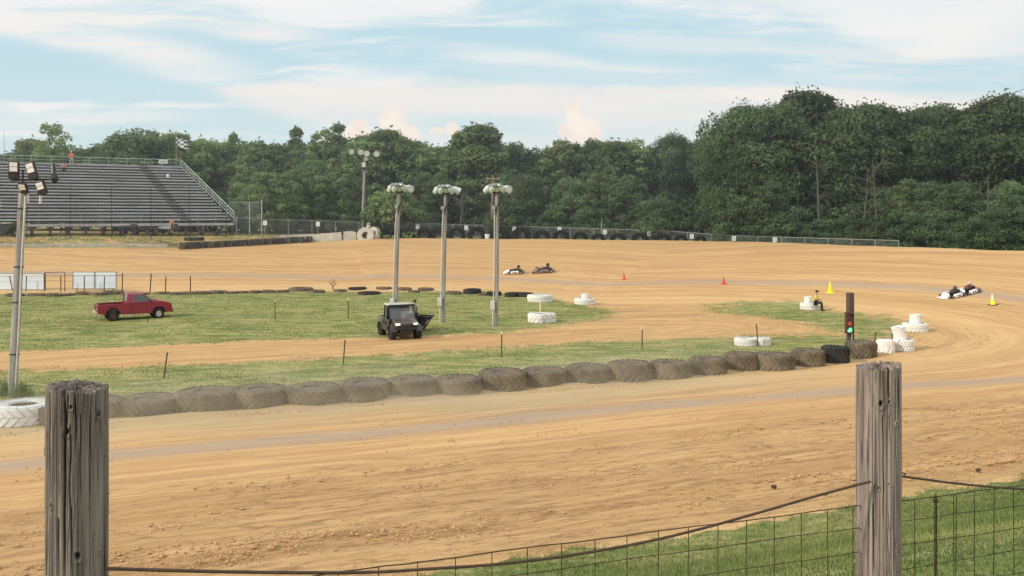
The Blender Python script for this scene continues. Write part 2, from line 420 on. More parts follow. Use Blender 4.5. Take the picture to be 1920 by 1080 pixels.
# groove distance: drawn closer to the outer edge in the far turn
gw=np.exp(-((dsg-np.interp(si,[0,90,112,135,165,190,300],[6.9,6.9,9.5,9.0,7.6,8.6,9.5]))/1.15)**2)
gw*=np.where(ins|out,0,1)
loose=np.where(ins|out,0,sm((dsg-9.5)/4)*(PP[:,1]<60))
loose=np.maximum(loose,.6*((np.abs(dsg)<1.2)&(PP[:,1]<60)))
loose=np.maximum(loose, np.where(ins,.35,0))
rid=.035*np.sin(dsg*2.3+1.5*np.sin(si*.11))+.02*np.sin(dsg*5.1+2*np.sin(si*.07+1))
zz+=np.where(ins|out,0,rid)*sm((dsg-8)/3)*(PP[:,1]<60)
gsd=grass_sd(PP,do,out)
gsd=np.where(out&(PP[:,1]>78)&(PP[:,0]<-8),np.minimum(gsd,.12),gsd)
front=(PP[:,1]<47)&(PP[:,0]<20)&~out
gsd=np.where(front,np.minimum(gsd,np.where(ins,di,-di)-1.5),gsd)
bm_=.5+.3*np.sin(si*1.9)+.3*np.sin(si*.83+1)
zz+=np.where(front,.12*bm_*np.exp(-((dsg-.05)/.38)**2),0)
nx,ny=len(xs),len(ys)
idx=np.arange(nx*ny).reshape(ny,nx)
F=np.stack([idx[:-1,:-1].ravel(),idx[:-1,1:].ravel(),idx[1:,1:].ravel(),idx[1:,:-1].ravel()],1)
ground=np_mesh('ground',np.stack([PP[:,0],PP[:,1],zz],1),F,GROUND,smooth=True,
   attrs={'track':np.stack([si,dsg,gsd],1),'grass':gsd,'groove':gw,'loose':loose,'infield':ins.astype(float)})
tag(ground,kind='structure')

# ------------------------------------------------------------------ loose clods on the track and grass blades
def zfield(P): return field(P)[0]+bumps(P)
m,t,p=new_mat('clod_dirt'); cc=t.mix(t.noise(t.node('ShaderNodeNewGeometry').outputs['Position'],3,4),(.36,.21,.10),(.56,.36,.17)); t.link(cc,p.inputs['Base Color']); p.inputs['Roughness'].default_value=1
CLOD=m
def clods(n,name):
    P=[];S=[]
    bandv=[(11.6,.35,.10),(12.6,.5,.22),(13.6,.45,.2),(15.0,.5,.12),(16.4,.4,.10),(18.2,.5,.08),(30.0,.35,.10),(22,3,.08)]
    for vv,sp,wt in bandv:
        k=int(n*wt); w_=RS.uniform(-14,26,k); 
        clump=np.sin(w_*1.7+vv*3)+np.sin(w_*.61+vv)+RS.uniform(-1,1,k)
        keep=clump>.2; w_=w_[keep]; v_=RS.normal(vv,sp,len(w_))
        P.append(v_[:,None]*NN+w_[:,None]*U); S.append(np.clip(RS.lognormal(-4.15,.5,len(w_)),.006,.045))
    P=np.vstack(P); S=np.concatenate(S); zc=zfield(P)
    _,d_,s_,o_,_,_=[x for x in field(P)]
    k=len(P)
    base=np.array([(1,0,0),(-1,0,0),(0,1,0),(0,-1,0),(0,0,1),(0,0,-1)],float)
    tri=np.array([(0,2,4),(2,1,4),(1,3,4),(3,0,4),(2,0,5),(1,2,5),(3,1,5),(0,3,5)])
    V=base[None]*RS.uniform(.6,1.35,(k,6,1))*S[:,None,None]*np.array([1.3,1.3,.75])
    a=RS.uniform(0,6.28,k); c,s=np.cos(a)[:,None],np.sin(a)[:,None]
    V=np.stack([V[:,:,0]*c-V[:,:,1]*s,V[:,:,0]*s+V[:,:,1]*c,V[:,:,2]],2)
    V+=np.stack([P[:,0],P[:,1],zc+.01],1)[:,None]
    F=(tri[None]+6*np.arange(k)[:,None,None]).reshape(-1,3)
    return np_mesh(name,V.reshape(-1,3),F,CLOD)
tag(clods(26000,'dirt_clods'),kind='stuff')

m,t,p=new_mat('grass_blade'); tn=t.attr('tone'); hh=t.attr('tip')
cc=t.mix(tn,(.075,.14,.035),(.30,.31,.11)); cc=t.mix(t.m('MULTIPLY',hh,.3),cc,(.36,.36,.15)); t.link(cc,p.inputs['Base Color']); p.inputs['Roughness'].default_value=.7; p.inputs['Specular IOR Level'].default_value=.2
GRASSM=m
def blades(name,P,h,wid,per=3,spread=.05,tone=None):
    k=len(P); zc=zfield(P); P3=np.repeat(np.stack([P[:,0],P[:,1],zc-.01],1),per,0)
    n=len(P3); P3[:,:2]+=RS.normal(0,spread,(n,2)); a=RS.uniform(0,6.28,n); H=np.repeat(h,per)*RS.uniform(.5,1.2,n); w_=np.repeat(wid,per)
    d=np.stack([np.cos(a),np.sin(a)],1)*w_[:,None]; b=RS.uniform(0,6.28,n); lean=np.stack([np.cos(b),np.sin(b)],1)*(H*RS.uniform(.1,.7,n))[:,None]
    A=P3.copy(); A[:,:2]-=d; B=P3.copy(); B[:,:2]+=d; C=P3.copy(); C[:,:2]+=lean; C[:,2]+=H
    V=np.stack([A,B,C],1).reshape(-1,3); F=np.arange(3*n).reshape(-1,3)
    tt=np.repeat(tone,per)+RS.normal(0,.18,n)
    return np_mesh(name,V,F,GRASSM,attrs={'tone':np.repeat(np.clip(tt,0,1),3),'tip':np.tile([0,0,1],n)})
def patch(P,s): return .5+.25*np.sin(P[:,0]*s+2*np.sin(P[:,1]*s*.7))+.25*np.sin(P[:,1]*s*1.3+1.5*np.sin(P[:,0]*s*.9+1))
# near bank
k=150000; w_=RS.uniform(-3,24,k); v_=RS.uniform(3.2,11.5,k); Pn=v_[:,None]*NN+w_[:,None]*U
vis=(np.abs(Pn[:,0])<.62*Pn[:,1]+1)&(Pn[:,1]>3); Pn=Pn[vis]; v_=v_[vis]
ed=11.15+.35*np.sin(Pn[:,0]*1.3)+.25*np.sin(Pn[:,0]*3.7)+RS.normal(0,.15,len(Pn)); q=v_[:]<ed; Pn=Pn[q]
pt=patch(Pn,1.1); keep=RS.uniform(0,1,len(Pn))<.35+.65*pt; Pn=Pn[keep]; pt=patch(Pn,1.1); pt2=patch(Pn,.45)
tag(blades('near_bank_grass',Pn,.03+.045*pt2,np.full(len(Pn),.005),4,.035,tone=np.clip(.85-pt*.75-.25*pt2,0,1)),kind='stuff')
# infield tufts
k=110000; Pi=np.stack([RS.uniform(-46,26,k),RS.uniform(23,76,k)],1); fi=field(Pi); gd=grass_sd(Pi,fi[3],fi[5])
pi=patch(Pi,.7); q=(gd>-.7)&fi[4]&(RS.uniform(0,1,k)<np.clip(.25+.5*pi,0,1)*np.clip(.6+gd,0.12,1)); Pi=Pi[q]; pi=pi[q]
tag(blades('infield_grass',Pi,.05+.05*RS.uniform(0,1,len(Pi)),np.full(len(Pi),.02),3,.14,tone=np.clip(.75-pi*.5,0,1)),kind='stuff')
# dry weeds in front of the bleachers and along the tyre wall
k=7000; Pb=np.stack([RS.uniform(-62,-14,k),RS.uniform(86,112,k)],1); fb=field(Pb); q=fb[5]&(fb[3]>1.0)&(fb[3]<9); Pb=Pb[q]
tag(blades('far_bank_grass',Pb,np.full(len(Pb),.16),np.full(len(Pb),.04),3,.2,tone=patch(Pb,.5)),kind='stuff')
# ------------------------------------------------------------------ materials for things
def wood_mat(name,c1,c2,scale=1.0,crack=True,warm=(.16,.10,.065)):
    m,t,p=new_mat(name); o=obj_co(t)
    a=t.noise(t.mapping(o,scale=(26*scale,26*scale,1.3*scale)),1.0,6,.65,.3)
    b=t.noise(t.mapping(o,scale=(70*scale,70*scale,2.0*scale)),1.0,5,.6)
    big=t.noise(t.mapping(o,scale=(3,3,1.2)),1.0*scale,4,.6)
    c=t.mix(t.sstep(a,.3,.7),c1,c2)
    c=t.mix(t.m('MULTIPLY',t.sstep(big,.45,.7),.35),c,warm)
    c=t.mix(t.m('MULTIPLY',t.sstep(b,.53,.66),.75),c,tuple(x*.28 for x in c1))
    if crack:
        k=t.attr('dark'); c=t.mix(t.m('MULTIPLY',k,.85),c,(.02,.016,.013))  # knots are dark wood; the shade inside cracks is put into the colour
    t.link(c,p.inputs['Base Color']); p.inputs['Roughness'].default_value=.9; p.inputs['Specular IOR Level'].default_value=.2
    t.link(t.bump(t.m('ADD',a,t.m('MULTIPLY',b,.8)),1.0,.008),p.inputs['Normal'])
    return m
M_POST=wood_mat('weathered_post_wood',(.12,.097,.086),(.32,.265,.235))
M_POST2=wood_mat('weathered_brown_post_wood',(.19,.145,.125),(.40,.325,.29))
M_POLE=wood_mat('grey_pole_wood',(.25,.235,.21),(.42,.40,.37),.35,False,(.22,.17,.12))
M_TPOST=wood_mat('dark_timber',(.07,.052,.042),(.14,.105,.085),.5,False)
M_RUB=simple('dusty_rubber',(.11,.092,.072),.9,var=.2,scale=2.5,dirt=(.27,.20,.13),dirt_amt=.75,spec=.2)
M_RUBD=simple('dark_rubber',(.03,.03,.032),.85,var=.3,scale=3,dirt=(.10,.085,.07),dirt_amt=.35,spec=.2)
M_RUBB=simple('buried_rubber',(.10,.085,.07),.9,var=.3,scale=3,dirt=(.30,.21,.13),dirt_amt=.8,spec=.2)
M_TYW=simple('white_painted_rubber',(.80,.79,.76),.75,var=.04,scale=3,dirt=(.62,.55,.45),dirt_amt=.2)
M_TYWG=simple('grey_groove_rubber',(.56,.54,.49),.8,var=.15,scale=3)  # casing greyer than the white lugs; groove darkening is put into its colour
M_STEEL=simple('galvanised_steel',(.36,.38,.37),.5,.6,scale=5)
M_RAIL=simple('pale_green_rail_steel',(.42,.50,.44),.5,.3,scale=3)
M_DSTEEL=simple('dark_steel',(.045,.045,.05),.6,.4,scale=6)
M_RUST=simple('rusty_steel',(.07,.05,.035),.8,.3,scale=20,dirt=(.16,.08,.04),dirt_amt=.6)
M_MESHW=simple('rusty_wire',(.05,.042,.02),.7,.4,scale=30,dirt=(.11,.07,.03),dirt_amt=.6)
M_PLANK=simple('weathered_grey_planks',(.50,.48,.49),.85,var=.2,scale=1.0,dirt=(.27,.25,.25),dirt_amt=.5,stretch=(.35,2,2))
M_PLANKD=simple('dark_riser_boards',(.10,.10,.105),.9,var=.3,scale=2,dirt=(.05,.05,.05),dirt_amt=.5)
M_CONC=simple('whitewashed_concrete',(.62,.58,.50),.9,var=.1,scale=1.5,dirt=(.40,.32,.23),dirt_amt=.6,bump=.3,bscale=12)
M_WSIGN=simple('white_sign_board',(.78,.80,.80),.5,var=.03,scale=2)
M_BOARD=simple('pale_blue_white_panel',(.72,.79,.88),.35,var=.03,scale=.8)
M_BLKP=simple('black_plastic',(.018,.018,.02),.55,var=.3,scale=8,dirt=(.10,.08,.06),dirt_amt=.25)
M_GREYP=simple('dark_grey_body_plastic',(.035,.034,.036),.4,var=.15,scale=4,dirt=(.17,.14,.11),dirt_amt=.45)
M_RED=simple('dark_red_car_paint',(.29,.010,.035),.34,.0,var=.12,scale=2,coat=.6,dirt=(.20,.05,.055),dirt_amt=.25)
M_GLASS,t_,p_=new_mat('tinted_glass'); p_.inputs['Base Color'].default_value=(.10,.14,.14,1); p_.inputs['Roughness'].default_value=.06; p_.inputs['Specular IOR Level'].default_value=.8
n_=t_.noise(obj_co(t_),4,3); t_.link(t_.mix(n_,(.025,.035,.035),(.10,.13,.13)),p_.inputs['Base Color'])
M_RIM=simple('alloy_rim',(.55,.55,.56),.35,.8,scale=10)
M_RIMD=simple('rusty_red_rim',(.10,.05,.045),.7,.3,scale=10)
M_LAMP=simple('lit_headlamp_glass',(.9,.88,.8),.2,emis=(1,.95,.85),emis_s=1.6)
M_CHROME=simple('dull_chrome',(.6,.56,.52),.3,.8,scale=6)
M_TLAMP=simple('red_lamp_glass',(.25,.01,.01),.25,scale=8)
M_FLOOD=simple('frosted_flood_glass',(.62,.70,.68),.25,var=.06,scale=5,spec=.7)
M_FLOODW=simple('pale_enamel_reflector',(.55,.64,.61),.35,var=.08,scale=5)
M_LED=simple('led_lamp_face',(.78,.72,.72),.4,var=.08,scale=5)
M_CAN=simple('pale_conduit',(.62,.60,.55),.5,.2,scale=5)
M_KWHITE=simple('white_kart_bodywork',(.86,.85,.83),.3,var=.03,scale=4,dirt=(.6,.45,.35),dirt_amt=.2,coat=.4)
M_KGREY=simple('brown_grey_kart_bodywork',(.20,.15,.14),.5,var=.2,scale=5,dirt=(.35,.25,.2),dirt_amt=.4)
M_KPINK=simple('pink_red_kart_side',(.70,.40,.42),.5,var=.15,scale=7)
M_SUIT=simple('black_race_suit',(.025,.025,.03),.8,var=.3,scale=8)
M_SUITB=simple('red_and_black_suit',(.09,.02,.03),.8,var=.5,scale=8)
M_SKIN=simple('skin',(.48,.27,.19),.6,var=.08,scale=12)
M_HAIR=simple('dark_hair',(.03,.02,.015),.8,scale=20)
M_ORANGE=simple('orange_shirt',(.92,.16,.07),.8,var=.1,scale=8)
M_PINK=simple('pink_shirt',(.55,.25,.24),.8,var=.15,scale=8)
M_KHAKI=simple('khaki_cloth',(.42,.38,.28),.85,scale=8)
M_YEL=simple('yellow_shirt',(.66,.52,.10),.8,scale=8)
M_NAVY=simple('blue_cloth',(.07,.12,.19),.85,var=.3,scale=8)
M_WCL=simple('white_cloth',(.75,.74,.74),.8,var=.06,scale=8)
M_BLKC=simple('black_cloth',(.02,.02,.022),.9,scale=8)
M_CONER=simple('red_cone_plastic',(.72,.07,.06),.5,var=.06,scale=4)
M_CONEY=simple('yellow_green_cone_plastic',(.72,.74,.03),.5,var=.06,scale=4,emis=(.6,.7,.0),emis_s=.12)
M_CONEP=simple('pale_cone_collar',(.80,.72,.48),.5,var=.05,scale=4)

M_RUBM=simple('dusty_kart_rubber',(.05,.047,.043),.9,var=.3,scale=3,dirt=(.22,.18,.13),dirt_amt=.6)
M_RUBK=simple('black_rubber',(.010,.010,.011),.9,var=.3,scale=3,dirt=(.04,.035,.03),dirt_amt=.3,spec=.1)
# ------------------------------------------------------------------ tyres
def tyre_mb(D,W,lugs=22,hole=.5,lug_h=.035,n=48,seed=0):
    """big farm tyre lying flat, centre at its base"""
    R=D/2; mb=MB(); ri=R*hole; s=W/2
    prof=[(ri,.12*W),(ri+.04,.03*W),(R*.78,0.0),(R*.94,.015*W),(R-lug_h,.09*W),(R-lug_h*.6,.5*W),(R-lug_h,.91*W),(R*.94,.985*W),(R*.78,W),(ri+.04,.97*W),(ri,.88*W),(ri+.06,.8*W),(R*.86,.75*W),(R*.86,.25*W),(ri+.06,.2*W)]
    mb.lathe(prof,n,close=True)
    return mb
def lug_mb(D,W,lugs=22,lug_h=.035,twist=.30,wid=.5):
    R=D/2; mb=MB()
    for sgn in (1,-1):
        for k in range(lugs):
            a0=2*PI*(k+(.5 if sgn<0 else 0))/lugs; pts=[]
            for j in range(6):
                u_=j/5; a=a0+twist*u_; zz_=W*(.5+sgn*(.5-.48*u_)) if True else 0
                zz_=W/2+sgn*(W*.5-W*.5*u_*.92)
                rr=R+ (0 if u_>.19 else -R*.16); zz_+=(0 if u_>.19 else sgn*lug_h*.55)
                pts.append((a,rr,zz_))
            vs=[];fs=[]; hw=PI/lugs*wid
            for (a,rr,z_) in pts:
                for da,dr in ((-hw,-lug_h*1.2),(-hw*.75,0.004),(hw*.75,0.004),(hw,-lug_h*1.2)):
                    vs.append(((rr+dr)*math.cos(a+da),(rr+dr)*math.sin(a+da),z_))
            for j in range(5):
                for q in range(3):
                    b=j*4+q; fs.append((b,b+1,b+5,b+4))
            fs.append((0,1,2,3)); fs.append((23,22,21,20))
            mb.add(vs,fs)
    return mb
def make_tyre(name,D,W,mat,label,group,M,lugs=22,hole=.5,cat='tyre',lugmat=None,wid=.5,fill=False,lugh=.035):
    e=empty(name,label=label,cat=cat,group=group,M=M)
    tyre_mb(D,W,hole=hole,lug_h=lugh).build('casing',mat,e,angle=26)
    if fill: MB().lathe([(0,W*.93),(D*hole*.3,W*.92),(D*hole*.56,W*.86)],20).build('dirt_fill',M_RUB,e)
    if lugs>1: lug_mb(D,W,lugs,lug_h=lugh,wid=wid).build('tread_lugs',lugmat or mat,e)
    return e
# wall of dusty tractor tyres between the grass and the track: (left px, right px, bottom py)
WALL=[(72,112,800),(108,206,790),(200,309,783),(308,426,777),(422,524,768),(524,630,762),(630,723,756),(720,812,747),(811,900,742),(897,985,736),(980,1063,728),(1063,1147,722),(1145,1227,718),
      (1225,1302,712),(1300,1369,704),(1367,1427,697),(1423,1499,696),(1495,1555,689),(1550,1600,683),(1597,1653,674)]
ordw=['first','second','third','fourth','fifth','sixth','seventh','eighth','ninth','tenth','eleventh','twelfth','thirteenth','fourteenth','fifteenth','sixteenth','seventeenth','eighteenth','nineteenth','twentieth']
protos={}
for i,(a,b,y) in enumerate(WALL):
    g=G((a+b)/2,y); s=FPX/g.y; D=(b-a)/s*1.06; D=max(D,1.15); W=.58+.010*i+.015*math.sin(i*2.3)
    x,yy=g.x,g.y+D/2*.96
    n_l=20+(i*7)%6
    lab={0:'dusty dark tyre just beside the white tyre at the left end of the wall',1:'dusty tractor tyre hidden behind the left wooden fence post',19:'last dark tyre of the wall, touching the white tyres'}.get(i,
        f'dusty brown tractor tyre lying flat, {ordw[i-2] if i>1 else ""} in the wall right of the left wooden post')
    e=make_tyre('tractor_tyre',D,W,M_RUB if i not in (18,) else M_RUBD,lab,'dusty tractor tyres in a wall along the track',
        place(x,yy,i*.7,z=Z(x,yy)-.06-.03*(i%3))@Matrix.Rotation(.02*math.sin(i*3.1),4,'X')@Matrix.Rotation(.02*math.cos(i*2.1),4,'Y'),lugs=n_l,hole=.40,fill=True,lugh=.045)
# white painted tyres
def wt(px0,px1,py,W,label,group='white painted marker tyres',hole=.45,dz=0,z=None,tilt=0,lugs=20,name='tractor_tyre',push=1.0,x=None,y=None,D=None,flat=True):
    g=G((px0+px1)/2,py); s=FPX/g.y; D=D or (px1-px0)/s
    if x is None: x,y=g.x,g.y+D/2*push
    Mx=place(x,y,.4,z=z if z is not None else Z(x,y)-.03,dz=dz)
    if tilt: Mx=Mx@Matrix.Rotation(tilt,4,'Y')
    return make_tyre(name,D,W,M_TYWG if lugs>6 else M_TYW,label,group,Mx,lugs=lugs,hole=hole,lugmat=M_TYW,wid=.84),x,y,D
wt(-42,71,803,.62,'big white tyre lying flat at the foot of the leaning light pole')
def stack(px0,px1,py,W,D2,W2,l1,l2,tilt=0,off=(0,0)):
    e,x,y,D=wt(px0,px1,py,W,l1)
    zt=Z(x,y)-.03+W
    Mx=place(x+off[0],y+off[1],.2,z=zt-.01)
    if tilt: Mx=Mx@Matrix.Rotation(tilt,4,'Y')
    make_tyre('small_tyre',D2,W2,M_TYW,l2,'small white tyres on top of marker tyres',Mx,lugs=1,hole=.5,wid=.01)
    return x,y,zt
stack(1078,1117,572,.42,.62,.34,'white tyre carrying a small white tyre, beyond the three light poles','small white tyre on the marker between the poles and the red cones',off=(.05,0))
SEAT=stack(1506,1541,582,.45,.6,.42,'white tyre the marshal in yellow sits on','small white tyre behind the back of the seated marshal',off=(-.05,.1))
stack(1703,1749,623,.46,.68,.5,'white tyre under a small upright-standing one, furthest right','small white tyre on the marker furthest right',off=(.02,.0))
stack(1682,1722,660,.55,.66,.62,'white tyre at the corner end of the dark tyre wall','tilted white tyre balanced on the corner end of the tyre wall',tilt=-.25,off=(-.12,0))
wt(1651,1684,663,.62,'plain white tyre between the dark tyre wall and the tilted tyre',lugs=6)
wt(989,1037,567,.52,'white tyre at the end of the buried black tyres')
wt(990,1044,606,.55,'white lugged tyre standing alone on the grass near the light poles',lugs=16)
wt(1382,1422,650,.38,'white tyre half sunk in grass, on the near side of the thin stake')
wt(1416,1449,649,.36,'white tyre half sunk in grass, right of the thin stake')
# upright half-buried tyres along the far rim: (centre px, width px)
UP=[(764,27),(795,28),(824,30),(857,31),(894,32),(934,34),(977.5,33),(1016,30),(1052,30),(1088,27),(1122,25),(1159,29),(1200,31),(1242,31),(1277,24),(1314,22)]
def rim_point(px,inset=0.0):
    k=(px-960)/FPX; best=None
    for i in range(len(OUTER)-1):
        a,b=OUTER[i],OUTER[i+1]
        if a[1]<60 or b[1]<60: continue
        fa=a[0]-k*a[1]; fb=b[0]-k*b[1]
        if fa*fb<=0:
            u_=fa/(fa-fb+1e-12); q=a[:2]*(1-u_)+b[:2]*u_
            tdir=(b[:2]-a[:2]); tdir=tdir/np.linalg.norm(tdir); return q,math.atan2(tdir[1],tdir[0])
    return None
UPL=['just right of the first light pole','second right of the first light pole','behind the middle light pole','right of the middle light pole','left of the white bucket','behind the third light pole','first right of the third light pole','second right of the third light pole','third right of the third light pole','fourth right of the third light pole','fifth right of the third light pole','under the far fence, seventh from the last','sixth from the right end of the row','third from the right end of the row','last but one at the right end of the row','last at the right end of the row']
for i,(px,w_) in enumerate(UP):
    q,a=rim_point(px); s=FPX/q[1]; D=w_/s*1.08; 
    off=.9; x,y=q[0]*(1+off/q[1]),q[1]+off
    show=[.62,.62,.62,.62,.62,.62,.60,.52,.5,.46,.42,.42,.42,.40,.38,.36][i]
    zc=Z(x,y)+.05-D/2+D*show
    M_=Matrix.Translation((x,y,zc))@Matrix.Rotation(a+PI+.1*math.sin(i*5),4,'Z')@Matrix.Rotation(PI/2,4,'X')@Matrix.Translation((0,0,-.22))
    make_tyre('upright_tyre',D,.5,M_RUBK,'black upright tyre '+UPL[i],'upright black tyres along the far rim',M_,lugs=18,hole=.5)
for i,px in enumerate((707,718,728,739,748)):
    q,a=rim_point(px); x,y=q[0]*1.01,q[1]+1.2+.2*i
    M_=Matrix.Translation((x,y,Z(x,y)+.35))@Matrix.Rotation(a+PI-1.15,4,'Z')@Matrix.Rotation(PI/2,4,'X')@Matrix.Translation((0,0,-.22))
    make_tyre('upright_tyre',1.55,.45,M_RUBK,['black tyre seen on edge, right beside the big white tyre','black tyre seen on edge, second from the big white tyre','black tyre seen on edge in the middle of its bunch','black tyre seen on edge, second last of its bunch','black tyre seen on edge behind the first light pole'][i],'upright black tyres along the far rim',M_,lugs=18,hole=.5)
for i,(px,tw) in enumerate(((685,.0),(698,-.9))):
    q,a=rim_point(px); x,y=q[0],q[1]+.2+.8*i
    M_=Matrix.Translation((x,y,Z(x,y)+.42))@Matrix.Rotation(a+PI+tw,4,'Z')@Matrix.Rotation(PI/2-.25,4,'X')@Matrix.Translation((0,0,-.3))
    make_tyre('tractor_tyre',2.0,.6,M_CONC,['dirty white tyre set upright on the mound under the far light pole','dirty white tyre turned edge-on beside the far light pole'][i],'dirty white tyres on the far mound',M_,lugs=14,hole=.42)
# row of small stacked tyres at the left of the far track
for i in range(20):
    f=i/19; px=340+(577-340)*f; py=468-13*f
    g=G(px,py); x,y=g.x,g.y+.4
    for k in range(2):
        make_tyre('kart_wall_tyre',.80,.36,M_RUBM,(f'{ordw[i]} small black tyre from the left in the '+('upper' if k else 'lower')+' layer of the far row') ,'small black tyres in the double row by the bleachers',place(x+.05*math.sin(i*4+k),y+.12*math.sin(i*2.7+k),i,z=Z(x,y)+k*.345-.03),lugs=16,hole=.58)
for i in range(3):
    px=345+i*12; g=G(px,463); x,y=g.x-.1,g.y+1.5
    make_tyre('kart_wall_tyre',.80,.36,M_RUBM,['small tyre behind the left end of the far tyre row','small tyre second behind the left end of the far tyre row','small tyre third behind the left end of the far tyre row'][i],'small black tyres in the double row by the bleachers',place(x,y,i,z=Z(x,y)+.45),lugs=16,hole=.58)
# half sunk tyres along the far edge of the infield
SUNK=[(60,552,36),(150,550,30),(205,549,40),(300,549,30),(352,549,40),(405,548,38),(452,547,22),(500,546,26),(560,543,46),(590,546,34),(668,541,34),(690,550,42),(718,540,30),(757,542,28),(797,543,30),(885,548,34),(926,552,28),(962,554,32),(985,554,30)]
SUNK+=[(20,553,34),(95,553,30),(120,552,26),(178,551,34),(240,551,34),(262,550,26),(328,550,24),(380,549,24),(430,548,26),(475,547,24),(527,546,26),(636,544,26),(775,546,22),(850,549,30),(905,551,22)]
for i,(px,py,w_) in enumerate(SUNK):
    g=G(px,py+3); s=FPX/g.y; D=w_/s
    b_=D*.27*(FPX/g.y)
    x,y=g.x,g.y+D*.35
    where=['by the leaning light pole','under the white panels','under the right end of the white panels','behind the roof of the red truck','a little right of the red truck','between the truck and the bare shrub','small, between the truck and the shrub','left of the bare shrub','long, touching the bare shrub','just in front of the bare shrub','left of the first light pole','nearest to the camera left of the first light pole','touching the first light pole','right of the first light pole','left of the middle light pole','left of the third light pole','behind the third light pole','right of the third light pole','joined to the white tyre','at far left, under the cut off white board','under the empty frame','between the empty frame and the next board','under the middle of the wide white board','below the stake beside the wide white board','left of the two dark stakes','between the two right hand dark stakes','right of the last dark stake','small, right of the last dark stake','thin, mid way from the last stake to the shrub','thin, a step left of the shrub','just right of the bare shrub','thin, between first and middle light poles','thin, just right of the middle light pole','thin, a step left of the third light pole'][i]
    make_tyre('sunken_tyre',D,.5,M_RUBD if 14<i<19 or i in (10,11) else M_RUBB,'tyre sunk at the infield edge '+where,'sunken tyres along the far edge of the infield',
       place(x,y,i,z=Z(x,y)-.5+(.30 if 14<i<19 else .13+.03*(i%3)))@Matrix.Rotation(.05*math.sin(i*2),4,'X'),lugs=18,hole=.66)

